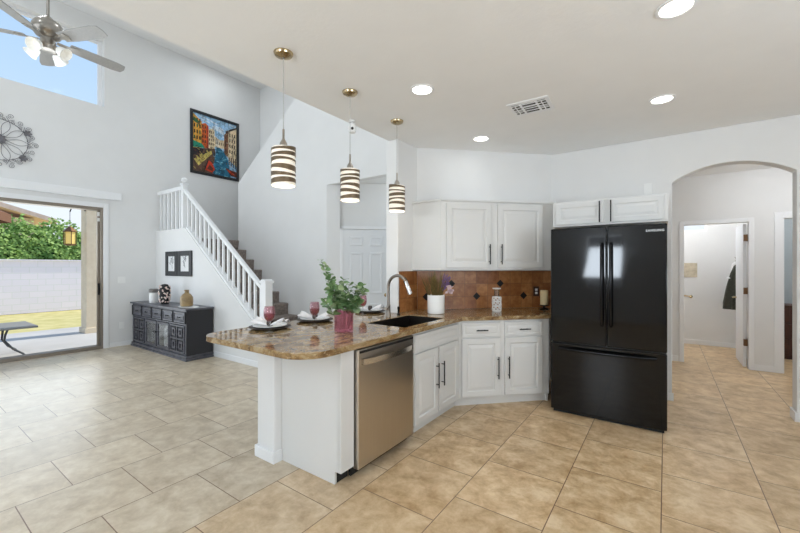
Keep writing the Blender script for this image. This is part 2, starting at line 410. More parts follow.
# hall behind the arch, bathroom, bedroom
bm = BM(); wall_holes(bm, 'x', 7.0, 7.12, -.8, 3.0, 0, HC, [(.225, .935, 0, 2.035), (1.273, 2.0, 0, 2.06)]); struct('wall_hall', bm, 'wall')
bm = BM(); box(bm, -.9, -.8, 5.05, 9.0, 0, HC); struct('wall_hall_left', bm, 'wall')
bm = BM(); wall_holes(bm, 'x', 8.7, 8.85, -.8, 3.0, 0, HC, [(-.4, .61, 2.06, 2.5)]); struct('wall_bath', bm, 'wall')
bm = BM(); box(bm, 1.02, 1.12, 7.12, 8.7, 0, HC); struct('wall_bath_right', bm, 'wall')
bm = BM(); box(bm, 1.12, 3.0, 8.55, 8.7, 0, HC); struct('wall_bedroom', bm, 'wall_blue')
bm = BM(); box(bm, -.9, 3.2, 5.05, 10.2, HC, HC+.12); struct('ceiling_hall_eave', bm, 'ceil')  # slab runs past the bathroom as an added eave blocking the sun
# alcove behind the stair wall: a diagonal wall with a door
bm = BM(); prism(bm, [(-4.485, 4.28), (-4.336, 4.429), (-4.336-.09, 4.429+.09), (-4.485-.09, 4.37)], 0, KC)
struct('wall_alcove', bm, 'wall')
bm = BM(); prism(bm, [(-4.485, 4.40), (-2.5, 6.385), (-2.6, 6.485), (-4.6, 4.48)], 2.085, KC); struct('wall_alcove_head', bm, 'wall')
bm = BM(); box(bm, -4.6, -2.4, 4.40, 5.41, KC-.001+.002, KC+.12); struct('ceiling_alcove', bm, 'ceil')

# trim: baseboards and casings
def bb(name, x0, x1, y0, y1, h=.085):
    bm = BM(); box(bm, x0, x1, y0, y1, 0, h); struct(name, bm, 'trim', bevel=.004)
bb('baseboard_left', XL, XL+.014, 2.42, 3.15)
bb('baseboard_under_stairs', XL+.014, -4.50, 3.136, 3.15)
bb('baseboard_hall', .992, 1.187, 6.986, 7.0)
bb('baseboard_hall_left', -.8, .155, 6.986, 7.0)
bb('baseboard_bath', -.8, 1.02, 8.686, 8.7)
bb('baseboard_arch_right', ax1+.0, 3.0, 4.886, 4.9)
bm = BM(); box(bm, ax1-.014, ax1, 4.886, 5.064, 0, .085); struct('baseboard_arch_jamb', bm, 'trim')
bb('baseboard_arch_left', -.0, ax0+.014, 4.886, 4.9)
bm = BM(); box(bm, -2.3, -.1, 3.14, 3.15, 0, .001); bm.free()
def casing(name, x0, x1, zt, y, w_=.065, th_=.016):
    bm = BM(); box(bm, x0-w_, x0, y-th_, y, 0, zt+w_); box(bm, x1, x1+w_, y-th_, y, 0, zt+w_); box(bm, x0, x1, y-th_, y, zt, zt+w_)
    struct(name, bm, 'trim', bevel=.004)
casing('trim_1', .225, .935, 2.035, 7.0, .056)
casing('trim_2', 1.273, 2.0, 2.06, 7.0, .085)
# sliding patio door (open): bronze frame, white casing
bm = BM()
box(bm, -8.06, XL+.004, 2.30, 2.33, 0, 2.437); box(bm, -8.12, XL+.004, -1.8, -1.74, 0, 2.437)
box(bm, -8.12, XL+.004, -1.74, 2.30, 2.385, 2.437); box(bm, -8.12, XL+.004, -1.74, 2.30, 0, .055)
d1 = struct('door_1', bm, 'taupe', bevel=.003)
bm = BM(); box(bm, -8.05, -8.01, 2.265, 2.299, .056, 2.384); struct('sliding_stile', bm, 'taupe', d1, bevel=.003)
bm = BM(); box(bm, -8.009, -7.985, 2.27, 2.292, .93, 1.13); struct('pull_handle', bm, 'black', d1, bevel=.006, label='dark pull handle')
bm = BM(); box(bm, -8.009, -7.99, 2.267, 2.297, 2.20, 2.26); box(bm, -8.009, -7.99, 2.267, 2.297, 2.29, 2.36); struct('latch', bm, 'white', d1, bevel=.003, label='small white latch')
bm = BM(); box(bm, XL, XL+.018, 2.33, 2.405, 0, 2.437+.075); box(bm, XL, XL+.018, -1.9, 2.33, 2.437, 2.512); struct('trim_3', bm, 'trim', bevel=.004)
v = BM(); box(v, XL+.001, XL+.10, -2.0, 2.57, 2.585, 2.71)
tag(recenter(obj('shade_valance', v, 'trim', bevel=.006)), 'long white shade valance above the open patio door', 'valance')
# high window
bm = BM()
for a in ((-1.6, 2.345, 4.19, 4.235), (-1.6, 2.345, 5.31, 5.352), (-1.6, -1.55, 4.235, 5.31), (2.295, 2.345, 4.235, 5.31)): box(bm, -8.13, -8.07, *a)
w1 = struct('window_1', bm, 'trim')
bm = BM(); box(bm, -8.105, -8.099, -1.55, 2.295, 4.235, 5.31); struct('pane', bm, 'pane', w1, label='clear glass pane')
bm = BM()
for a in ((-.4, .61, 2.06, 2.09), (-.4, .61, 2.47, 2.5), (-.4, -.37, 2.09, 2.47), (.575, .61, 2.09, 2.47)): box(bm, a[0], a[1], 8.74, 8.79, a[2], a[3])
w2 = struct('window_2', bm, 'trim')

# six-panel and plain doors
def raised(bm, x0, x1, z0, z1, y, inset=.055, dep=.008, slope=.028, body=True, th_=.02):
    """panel door front (faces -y) with stiles and a raised field"""
    def ring(i, yy): return [bm.verts.new(p) for p in ((x0+i, yy, z0+i), (x1-i, yy, z0+i), (x1-i, yy, z1-i), (x0+i, yy, z1-i))]
    R = [ring(0, y), ring(0, y-th_+.003), ring(.003, y-th_), ring(inset, y-th_), ring(inset+.008, y-th_+dep), ring(inset+.016, y-th_+dep), ring(inset+.016+slope, y-th_+.001)]
    for a, b in zip(R, R[1:]):
        for k in range(4): bm.faces.new((a[k], a[(k+1) % 4], b[(k+1) % 4], b[k]))
    bm.faces.new(R[0][::-1]); bm.faces.new(R[-1])
def six_panel(parent, wd, ht, th_=.035, both=False):
    bm = BM(); box(bm, 0, wd, 0, th_, .008, ht); leafo = struct('door_leaf', bm, 'door', parent, local=True)
    st = wd*.14; cw = (wd-3*st)/2
    bm = BM()
    for (za, zb) in ((ht*.10, ht*.40), (ht*.475, ht*.815), (ht*.865, ht*.945)):
        for x in (st, 2*st+cw):
            a = [(x, za), (x+cw, za), (x+cw, zb), (x, zb)]
            for (i, o_, i2, o2) in ((0, -.001, .012, -.009), (.012, -.009, .03, -.009), (.03, -.009, .045, -.002)):
                def rg(k, y): return [bm.verts.new((px+(k if j in (0, 3) else -k), y, pz+(k if j < 2 else -k))) for j, (px, pz) in enumerate(a)]
                A, B = rg(i, o_), rg(i2, o2)
                for k in range(4): bm.faces.new((A[k], A[(k+1) % 4], B[(k+1) % 4], B[k]))
            bm.faces.new(rg(.045, -.002))
    struct('raised_panel', bm, 'door', parent, local=True)
    return leafo
d2 = put(bpy.data.objects.new('door_2', None)); d2['kind'] = 'structure'
d2.location = (-4.302, 4.463, 0); d2.rotation_euler = (0, 0, PI/4); MW['door_2'] = Matrix.Translation((-4.302, 4.463, 0)) @ Matrix.Rotation(PI/4, 4, 'Z')
six_panel(d2, .76, 2.03)
bm = BM(); lathe(bm, [(.012, 0), (.012, .03), (.028, .04), (.03, .055), (.018, .068), (0, .07)], mx=Matrix.Translation((.70, 0, .95)) @ Matrix.Rotation(PI/2, 4, 'X'), cap=False); struct('door_knob', bm, 'brass', d2, local=True, smooth=True, label='round brass knob')
bm = BM(); box(bm, -.05, 0, -.012, .05, 0, 2.085); box(bm, .76, .81, -.012, .05, 0, 2.085); box(bm, -.05, .81, -.012, .05, 2.035, 2.085); struct('casing', bm, 'trim', d2, local=True)
bm = BM(); box(bm, .81, 2.55, .0, .1, 0, 2.085); struct('wall_side', bm, 'wall', d2, local=True)
# bathroom door, swung open into the bathroom, hinged on the right jamb
d3 = put(bpy.data.objects.new('door_3', None)); d3['kind'] = 'structure'; d3.location = (.908, 7.10, 0); d3.rotation_euler = (0, 0, PI/2)
MW['door_3'] = Matrix.Translation((.908, 7.10, 0)) @ Matrix.Rotation(PI/2, 4, 'Z')
bm = BM(); box(bm, 0, .66, -.018, .018, .012, 2.02); struct('door_leaf', bm, 'door', d3, local=True, bevel=.002)
for z in (.36, 1.08, 1.82):
    bm = BM(); box(bm, -.012, .012, -.028, -.0185, z-.045, z+.045); tube(bm, [(-.008, -.03, z-.05), (-.008, -.03, z+.05)], .008); box(bm, -.075, -.02, -.022, .018, z-.045, z+.045)
    struct('hinge', bm, 'hinge', d3, local=True, label='bronze hinge')
bm = BM(); tube(bm, [(.58, .018, .95), (.58, .07, .95)], .01); tube(bm, [(.58, .065, .95), (.47, .07, .95)], .009); tube(bm, [(.58, -.018, .95), (.58, -.07, .95)], .01); tube(bm, [(.58, -.065, .95), (.47, -.07, .95)], .009)
struct('lever', bm, 'brass', d3, local=True, smooth=True)
# bedroom door jamb with hinges (leaf swung away)
d4 = put(bpy.data.objects.new('door_4', None)); d4['kind'] = 'structure'; d4.location = (1.285, 7.12, 0); MW['door_4'] = Matrix.Translation((1.285, 7.12, 0))
bm = BM(); box(bm, -.0115, .0, -.119, -.001, .0, 2.059); struct('jamb', bm, 'trim', d4, local=True)
for z in (.4, 1.1, 1.85):
    bm = BM(); box(bm, .0005, .006, -.075, -.02, z-.045, z+.045); struct('hinge', bm, 'steel_br', d4, local=True)

# ================================================================== staircase
RISE, RUN, N0 = 1.944/10, .256, 10
YS0, YS1 = 3.275, 4.275
st = thing('staircase', 'carpeted staircase climbing left behind the white railing', 'staircase', (-4.68, 3.78, 0))
for i in range(N0):
    zt = RISE*(i+1); xn = -4.68-RUN*i
    bm = BM()
    last = i == N0-1
    xb = xn-RUN-.02 if not last else XL+.005
    prof = [(xn-.012, zt-RISE+.0005), (xn-.010, zt-.05), (xn-.003, zt-.035), (xn+.0, zt-.022), (xn-.008, zt-.006), (xn-.028, zt), (xb, zt), (xb, zt-RISE+.0005)]
    if last: prism(bm, [(xn-.03, zt-.16), *prof[1:7], (XL+.005, zt-.16)], YS0, YS1, 'y'); box(bm, XL+.005, -7.04, YS1, 5.4, zt-.16, zt)
    else: prism(bm, prof, YS0, YS1, 'y')
    obj('step', bm, 'carpet', st, smooth=True, angle=40)
rl = thing('stair_railing', 'white wooden stair railing with square balusters and two newel posts', 'railing', (-5.7, 3.21, 0))
YR = 3.21
def newel(x, z0, z1, ball=True, wd=.10):
    bm = BM(); box(bm, x-wd/2, x+wd/2, YR-wd/2, YR+wd/2, z0, z1)
    box(bm, x-wd/2-.014, x+wd/2+.014, YR-wd/2-.014, YR+wd/2+.014, z1, z1+.03)
    if ball: lathe(bm, [(.035, z1+.03), (.035, z1+.035), (.02, z1+.05), (.045, z1+.075), (.05, z1+.10), (.03, z1+.125), (0, z1+.13)], (x, YR, 0), 14, cap=False)
    else: prism(bm, [(x-wd/2-.004, z1+.03), (x+wd/2+.004, z1+.03), (x+wd/2-.02, z1+.05), (x-wd/2+.02, z1+.05)], YR-wd/2-.004, YR+wd/2+.004, 'y')
    obj('newel_post', bm, 'trim', rl, bevel=.004)
newel(-6.95, 2.09, 2.86, True, .08); newel(-4.565, .0, 1.19, False, .115)
def railz(x): return 2.795+(x+6.92)*(1.12-2.795)/(-4.62+6.92)
bm = BM(); prism(bm, [(-6.91, railz(-6.91)-.062), (-6.91, railz(-6.91)), (-4.62, railz(-4.62)), (-4.62, railz(-4.62)-.062)], YR-.032, YR+.032, 'y'); obj('handrail', bm, 'trim', rl, bevel=.008)
bm = BM(); box(bm, XL+.002, -6.99, YR-.032, YR+.032, 2.78, 2.85); obj('handrail', bm, 'trim', rl, bevel=.008)
bm = BM(); prism(bm, [(-6.78, 2.0755+.001), (-6.78, 2.0755+.04), (-4.62, .49+.04), (-4.62, .49+.001)], YR-.05, YR+.05, 'y'); obj('shoe_rail', bm, 'trim', rl)
def curb(x): return 2.0755+(x+6.78)*(.49-2.0755)/(-4.62+6.78)+.04 if x > -6.78 else 2.09
n_b = 16
for i in range(n_b):
    x = -6.80+(i)*(2.11/(n_b-1))
    bm = BM(); box(bm, x-.016, x+.016, YR-.016, YR+.016, curb(x)-.02, railz(x)-.03); obj('baluster', bm, 'trim', rl)
for i in range(6):
    x = -7.86+i*.155
    bm = BM(); box(bm, x-.018, x+.018, YR-.018, YR+.018, 2.091, 2.782); obj('baluster', bm, 'trim', rl)

# ================================================================== kitchen joinery
def handle(parent, a, b, out, r_=.006, name='handle', local=True, m='black'):
    a, b, out = Vector(a), Vector(b), Vector(out); d = (b-a).normalized()
    bm = BM(); tube(bm, [a+out-d*.012, b+out+d*.012], r_, 10)
    for p in (a+d*.018, b-d*.018): tube(bm, [p, p+out], r_*.8, 8)
    return obj(name, bm, m, parent, local=local, smooth=True, label='slim black bar handle')
CT = .874
# pony wall under the bar
bm = BM(); box(bm, -2.505, -2.303, 1.68, 3.314, 0, CT-.001); struct('wall_peninsula', bm, 'wall', bevel=.012)
bm = BM(); box(bm, -2.519, -2.289, 1.666, 1.68, 0, .085); box(bm, -2.519, -2.505, 1.68, 3.314, 0, .085); box(bm, -2.303, -2.289, 1.68, 1.744, 0, .085); struct('baseboard_peninsula', bm, 'trim', bevel=.004)
XF = -1.70
t = thing('end_cabinet', 'white flat cabinet end panel closing the peninsula beside the steel dishwasher', 'cabinet', (-2.0, 1.8, 0))
bm = BM(); prism(bm, [(-2.301, 0), (-1.757, 0), (-1.757, .085), (-1.715, .085), (-1.715, CT-.001), (-2.301, CT-.001)], 1.745, 1.765, 'y'); obj('side_panel', bm, 'cab', t, bevel=.002)
bm = BM(); box(bm, -1.722, XF, 1.745, 1.868, .085, CT-.001); obj('stile', bm, 'cab', t, bevel=.002)
bm = BM(); box(bm, -1.775, -1.76, 1.766, 1.868, 0, .085); obj('toe_kick', bm, 'kick', t)
# dishwasher
t = thing('dishwasher', 'stainless steel dishwasher built into the white peninsula', 'dishwasher', (-1.69, 2.215, 0), PI/2)
H_ = .336
bm = BM(); box(bm, -H_+.003, H_-.003, .03, .60, .1, .855); obj('body', bm, 'blackmat', t, local=True)
bm = BM(); box(bm, -H_, H_, -.02, .028, .06, .862); obj('door', bm, 'steel', t, local=True, bevel=.006)
bm = BM(); box(bm, -H_+.012, H_-.012, -.0215, -.0195, .835, .852); obj('control_strip', bm, 'blackmat', t, local=True)
bm = BM(); pts = []
for i in range(17):
    x = -H_+.035+(2*H_-.07)*i/16; pts.append((x, -.030-.040*math.sin(PI*i/16)**.6, .775))
n = len(pts)
for a, b in zip(pts, pts[1:]):
    q = [bm.verts.new(p) for p in ((a[0], a[1], .757), (b[0], b[1], .757), (b[0], b[1], .795), (a[0], a[1], .795), (a[0], a[1]+.012, .757), (b[0], b[1]+.012, .757), (b[0], b[1]+.012, .795), (a[0], a[1]+.012, .795))]
    for f in ((0, 1, 2, 3), (4, 7, 6, 5), (3, 2, 6, 7), (0, 4, 5, 1)): bm.faces.new([q[k] for k in f])
bmesh.ops.remove_doubles(bm, verts=bm.verts[:], dist=1e-5)
box(bm, -H_+.03, -H_+.05, -.033, -.0205, .757, .795); box(bm, H_-.05, H_-.03, -.033, -.0205, .757, .795)
obj('handle', bm, 'steel_b', t, local=True, smooth=True, label='bowed bright steel handle')
bm = BM(); box(bm, -H_, H_, .05, .07, .001, .098); obj('toe_kick', bm, 'kick', t, local=True)
# sink base cabinet (front faces +X)
y0, y1 = 2.560, 3.43
t = thing('sink_cabinet', 'white sink base cabinet beside the dishwasher, two panelled doors under a plain panel', 'cabinet', (XF, y0, 0), PI/2)
wd = y1-y0
bm = BM(); box(bm, 0, wd, 0, .018, .085, CT-.001); box(bm, 0, .018, .0185, .58, .085, CT-.001); box(bm, .018, wd, .0185, .58, .085, .105); obj('body', bm, 'cab', t, local=True)
bm = BM(); box(bm, 0, wd, .055, .07, 0, .084); obj('toe_kick', bm, 'cab', t, local=True)
bm = BM(); raised(bm, .03, wd-.05, .705, .85, -.0005, .03, .004, .012); obj('false_drawer', bm, 'cab', t, local=True)
mid = (.03+wd-.05)/2
for (xa, xb, hx) in ((.03, mid-.012, mid-.05), (mid+.012, wd-.05, mid+.05)):
    bm = BM(); raised(bm, xa, xb, .10, .69, -.0005); d = obj('door', bm, 'cab', t, local=True)
    handle(d, (hx, -.0205, .345), (hx, -.0205, .545), (0, -.03, 0))
# diagonal drawer base cabinet
DX, DY, DL = XF, 3.432, .985
t = thing('drawer_cabinet', 'white angled base cabinet with two drawers above two doors, left of the black fridge', 'cabinet', (DX, DY, 0), PI/4)
bm = BM(); box(bm, 0, DL, 0, .018, .085, CT-.001); box(bm, DL-.018, DL, .0185, .62, .0, CT-.001); box(bm, .03, DL-.019, .0185, .60, .085, .105); obj('body', bm, 'cab', t, local=True)
bm = BM(); box(bm, -.035, DL, .045, .06, 0, .084); obj('toe_kick', bm, 'cab', t, local=True)
for (xa, xb) in ((.025, .435), (.485, .905)):
    bm = BM(); raised(bm, xa, xb, .705, .85, -.0005, .022, .003, .01); d = obj('drawer', bm, 'cab', t, local=True)
    c = (xa+xb)/2; handle(d, (c-.049, -.0205, .775), (c+.049, -.0205, .775), (0, -.028, 0))
for (xa, xb, hx) in ((.025, .435, .405), (.485, .905, .52)):
    bm = BM(); raised(bm, xa, xb, .10, .69, -.0005); d = obj('door', bm, 'cab', t, local=True)
    handle(d, (hx, -.0205, .29), (hx, -.0205, .49), (0, -.03, 0))
# countertop with sink cut-out
def arcpts(cx, cy, r_, a0, a1, n_=8): return [(cx+r_*math.cos(a0+(a1-a0)*i/n_), cy+r_*math.sin(a0+(a1-a0)*i/n_)) for i in range(n_+1)]
XE, YE, XW = -1.655, 1.405, -2.845
outer = [(XE, 3.418), *arcpts(XE-.21, YE+.21, .21, 0, -PI/2), *arcpts(XW+.17, YE+.17, .17, -PI/2, -PI), (XW, 3.78), (-2.541, 3.78), (-2.541, 3.312), (-2.371, 3.312), (-2.371, 3.697), (-1.168, 4.897), (-.965, 4.897), (-.965, 4.115)]
hole = [(-2.195, 2.56), (-1.765, 2.56), (-1.765, 3.26), (-2.195, 3.26)]
bm = BM(); es = []
for poly in (outer, hole):
    vv = [bm.verts.new((x, y, .914)) for x, y in poly]
    es += [bm.edges.new((vv[i], vv[(i+1) % len(vv)])) for i in range(len(vv))]
bmesh.ops.triangle_fill(bm, edges=es, use_beauty=True, use_dissolve=False)
ex = bmesh.ops.extrude_face_region(bm, geom=bm.faces[:])
for v in [g for g in ex['geom'] if isinstance(g, bmesh.types.BMVert)]: v.co.z = .875
tag(recenter(obj('countertop', bm, 'granite', bevel=.013, seg=4)), 'brown and gold granite countertop over the peninsula and angled cabinets', 'countertop')
t = thing('sink', 'black undermount sink set into the granite countertop', 'sink', (-1.985, 2.905, .69))
bm = BM(); box(bm, -2.193, -1.767, 2.562, 3.258, .69, .70)
for a in ((-2.193, -2.185, 2.562, 3.258), (-1.775, -1.767, 2.562, 3.258), (-2.185, -1.775, 2.562, 2.57), (-2.185, -1.775, 3.25, 3.258)): box(bm, *a, .70, .909)
obj('basin', bm, 'sink', t)
bm = BM(); lathe(bm, [(.045, .7005), (.045, .705), (.03, .703), (0, .703)], (-1.985, 2.9, 0), cap=False); obj('drain', bm, 'chrome', t, smooth=True)
# faucet
fx, fy = -2.29, 3.03
t = thing('faucet', 'tall gooseneck pull-down faucet behind the sink', 'faucet', (fx, fy, .914))
bm = BM(); lathe(bm, [(.028, .9145), (.028, .93), (.022, .94), (.02, 1.02), (.014, 1.03)], (fx, fy, 0), 16); obj('base', bm, 'faucet', t, smooth=True)
bm = BM(); pts = [(fx, fy, 1.02), (fx, fy, 1.2)]
for i in range(13):
    a = PI-PI*.86*i/12; pts.append((fx+.115+.115*math.cos(a), fy-.0, 1.215+.115*math.sin(a)))
tube(bm, pts, .0155, 12); obj('spout', bm, 'faucet', t, smooth=True)
e = Vector(pts[-1])
bm = BM(); tube(bm, [e+Vector((-.004, 0, .012)), e+Vector((.014, 0, -.03)), e+Vector((.045, 0, -.1)), e+Vector((.05, 0, -.112))], [.015, .018, .022, .021], 14); obj('spray_head', bm, 'chrome', t, smooth=True)
bm = BM(); tube(bm, [(fx, fy-.015, .985), (fx+.02, fy-.05, .995), (fx+.065, fy-.06, 1.04)], [.010, .009, .007], 10); obj('lever', bm, 'faucet', t, smooth=True)
bm = BM(); lathe(bm, [(.017, .9145), (.017, .93), (.011, .935), (.011, .97), (.014, .975), (.014, 1.0), (.004, 1.005)], (-2.27, 3.18, 0), 14)
tag(recenter(obj('soap_dispenser', bm, 'black', smooth=True)), 'small dark soap pump on the counter right of the faucet', 'soap dispenser')

# backsplash
L2 = math.hypot(1.204, 1.204)
bs = put(bpy.data.objects.new('wall_backsplash', None)); bs['kind'] = 'structure'; bs.location = (-2.374, 3.696, .9145); bs.rotation_euler = (0, 0, PI/4)
MW['wall_backsplash'] = Matrix.Translation((-2.374, 3.696, .9145)) @ Matrix.Rotation(PI/4, 4, 'Z')
bm = BM(); box(bm, 0.004, L2-.005, -.010, -.001, .0005, .453); obj('tile_field', bm, 'splash', bs, local=True)
for nm_, (x0_, x1_, y0_, y1_) in (('tile_field', (-2.3735, -2.365, 3.335, 3.69)),):
    o = put(bpy.data.objects.new('backsplash_return', None)); o['kind'] = 'structure'; o.location = (-2.374, 3.33, .9145); o.rotation_euler = (0, 0, PI/2)
    o.name = 'wall_backsplash_side'; MW[o.name] = Matrix.Translation((-2.374, 3.33, .9145)) @ Matrix.Rotation(PI/2, 4, 'Z')
    bm = BM(); box(bm, 0, .355, -.010, -.001, .0005, .453); obj('tile_field', bm, 'splash', o, local=True)
    bm = BM(); prism(bm, [(.115-.045, .34), (.115, .295), (.115+.045, .34), (.115, .385)], -.0125, -.0095, 'y'); obj('diamond_inset', bm, 'blackmat', o, local=True, label='black diamond tile')
o = put(bpy.data.objects.new('wall_backsplash_end', None)); o['kind'] = 'structure'; o.location = (-1.168, 4.9, .9145); MW[o.name] = Matrix.Translation((-1.168, 4.9, .9145))
bm = BM(); box(bm, .002, .2, -.010, -.001, .0005, .453); obj('tile_field', bm, 'splash', o, local=True)
def on_diag(px, py, off=0):
    """pixel -> local x, z on the diagonal wall (camera model of this scene)"""
    s_, c_ = math.sin(math.radians(35.3)), math.cos(math.radians(35.3)); r_ = (px-400)/375; u_ = (266.5-py)/375
    d = Vector((r_*c_-s_, r_*s_+c_, u_)); tt = (6.07-off*1.4142)/(d.y-d.x); p = d*tt
    return (p.x+2.374)*1.41421, p.z+1.42
for (x_, z_) in ((.110, .150), (.415, .301), (.73, .150), (1.03, .301), (1.335, .150)):
    bm = BM(); prism(bm, [(x_-.046, z_), (x_, z_-.046), (x_+.046, z_), (x_, z_+.046)], -.0125, -.0095, 'y'); obj('diamond_inset', bm, 'blackmat', bs, local=True, label='black diamond tile')
def plate(name, label, loc, rotz, wd, ht, m, kind, m2='switch'):
    t = thing(name, label, 'outlet' if kind == 'outlet' else 'switch', loc, rotz)
    bm = BM(); box(bm, -wd/2, wd/2, -.006, -.0005, -ht/2, ht/2); obj('plate', bm, m, t, local=True, bevel=.002)
    if kind == 'outlet':
        for z in (-.02, .02):
            bm = BM(); box(bm, -.016, .016, -.0085, -.0062, z-.014, z+.014); obj('socket', bm, m2, t, local=True, bevel=.003)
    else:
        n_ = max(1, round(wd/.055)-0) if wd > .1 else 1
        for i in range(n_):
            x = (i-(n_-1)/2)*.046; bm = BM(); box(bm, x-.016, x+.016, -.010, -.0062, -.033, .033); obj('rocker', bm, m2, t, local=True, bevel=.002)
    return t
def dw(x, z, off=.0): return (-2.374+x*.70711+.70711*.0125, 3.696+x*.70711-.70711*.0125, .9145+z)
plate('power_outlet', 'brown outlet plate on the backsplash beside the cream candle', dw(1.50, .2), PI/4, .075, .12, 'outlet_brown', 'outlet')
plate('power_outlet', 'white outlet plate on the wall above the cabinet over the fridge', (-.155, 4.898, 2.265), 0, .075, .12, 'switch', 'outlet')
plate('light_switch', 'white switch plate on the wall between the patio door and the sideboard', (XL+.001, 2.60, 1.18), PI/2, .12, .12, 'switch', 'switch')
plate('power_outlet', 'white outlet plate low on the wall left of the black sideboard', (XL+.001, 2.60, .37), PI/2, .075, .12, 'switch', 'outlet')

# upper corner cabinet
U0 = Vector((-2.001, 3.602)); UL = 1.36
t = thing('wall_cabinet', 'white two-door wall cabinet above the brown backsplash', 'cabinet', (U0.x, U0.y, 1.38), PI/4)
q = 1/math.sqrt(2)
uc_r = (U0.x+UL*q, U0.y+UL*q); uc_rb = (uc_r[0]-.30*q, uc_r[1]+.30*q)
bm = BM(); prism(bm, [(-2.3735, 3.602), (U0.x, U0.y), uc_r, (-1.19, 4.86), (-1.19, 4.876), (-2.3735, 3.700)], 1.38, 2.135)
obj('body', bm, 'cab', t)
bm = BM(); off = .018
prism(bm, [(-2.3735, 3.602-off), (U0.x+off*.41, U0.y-off), (uc_r[0]+off*q, uc_r[1]-off*q), (uc_r[0], uc_r[1]+.04), (-1.19, 4.878), (-2.3735, 3.6955)], 2.1355, 2.16); obj('top_moulding', bm, 'cab', t, bevel=.006)
for (xa, xb, hx) in ((.057, .577, .548), (.65, 1.20, .688)):
    bm = BM(); raised(bm, xa, xb, .025, .735, -.0005, .06); d = obj('door', bm, 'cab', t, local=True)
    handle(d, (hx, -.0205, .075), (hx, -.0205, .275), (0, -.03, 0))
# cabinet over the fridge
t = thing('fridge_cabinet', 'low white two-door cabinet above the black fridge', 'cabinet', (-1.0, 4.30, 1.845))
bm = BM(); box(bm, 0, 1.02, 0, .595, 0, .26); obj('body', bm, 'cab', t, local=True, bevel=.002)
for (xa, xb, hx) in ((.03, .49, .455), (.53, .99, .555)):
    bm = BM(); raised(bm, xa, xb, .02, .245, -.0005, .045, .006, .02); d = obj('door', bm, 'cab', t, local=True)
    handle(d, (hx, -.0205, .035), (hx, -.0205, .225), (0, -.028, 0), .006)

# fridge
FX0, FX1, FY = -.922, .012, 3.865
t = thing('refrigerator', 'glossy black french door refrigerator with bottom freezer', 'refrigerator', ((FX0+FX1)/2, FY, 0))
bm = BM(); box(bm, FX0+.006, FX1-.004, FY+.075, FY+.80, .03, 1.765); obj('body', bm, 'fridge_side', t, bevel=.004)
xm = (FX0+FX1)/2+.018
def fdoor(x0, x1, z0, z1, lo, ro, name):
    bm = BM(); n_ = 12; W = FX1-FX0
    prof = []
    for i in range(n_+1):
        x = x0+(x1-x0)*i/n_; uu = (x-(FX0+FX1)/2)/(W/2); prof.append((x, FY+.004*uu*uu+.0))
    poly = prof+[(x1, FY+.07), (x0, FY+.07)]
    prism(bm, poly, z0, z1); return obj(name, bm, 'fridge', t, bevel=.008, seg=3, smooth=True, angle=30)
dl = fdoor(FX0, xm-.003, .69, 1.785, 0, 0, 'door'); dr = fdoor(xm+.003, FX1, .69, 1.785, 0, 0, 'door')
fz = fdoor(FX0, FX1, .032, .678, 0, 0, 'freezer_drawer')
for d, x in ((dl, xm-.036), (dr, xm+.036)):
    pts = [(x, FY+.001, 1.63), (x, FY-.028, 1.615), (x, FY-.042, 1.56), (x, FY-.05, 1.3), (x, FY-.042, .95), (x, FY-.028, .895), (x, FY+.001, .88)]
    bm = BM(); tube(bm, pts, .013, 12); obj('handle', bm, 'fridge_h', d, smooth=True, label='bowed glossy black handle')
pts = []
for i in range(15):
    s_ = i/14; x = FX0+.075+(FX1-FX0-.15)*s_; pts.append((x, FY+.002-.055*min(1, math.sin(PI*s_)*2.2), .632))
bm = BM(); tube(bm, pts, .014, 12); obj('handle', bm, 'fridge_h', fz, smooth=True, label='bowed horizontal black handle')
bm = BM(); box(bm, FX0+.02, FX1-.02, FY+.03, FY+.06, .004, .031); box(bm, FX0+.02, FX0+.07, FY+.06, FY+.7, 0, .03); box(bm, FX1-.07, FX1-.02, FY+.06, FY+.7, 0, .03); obj('base_grille', bm, 'blackmat', t)
tx = bpy.data.curves.new('logo_text', 'FONT'); tx.body = 'SAMSUNG'; tx.size = .026; tx.extrude = .0008; tx.align_x = 'CENTER'; tx.align_y = 'CENTER'; tx.space_character = 1.15; tx.offset = .0006
lo = bpy.data.objects.new('logo_text', tx); put(lo)
me = bpy.data.meshes.new_from_object(lo.evaluated_get(bpy.context.evaluated_depsgraph_get())); me.name = 'logo'
bpy.data.objects.remove(lo); bpy.data.curves.remove(tx)
lo = put(bpy.data.objects.new('logo', me)); me.materials.clear(); me.materials.append(M['chrome']); lo.parent = dr; lo.rotation_euler = (PI/2, 0, 0); lo['label'] = 'silver lettering'
lo.location = (-.0737-(FX0+FX1)/2, -.0005+.004*.65, 1.728)

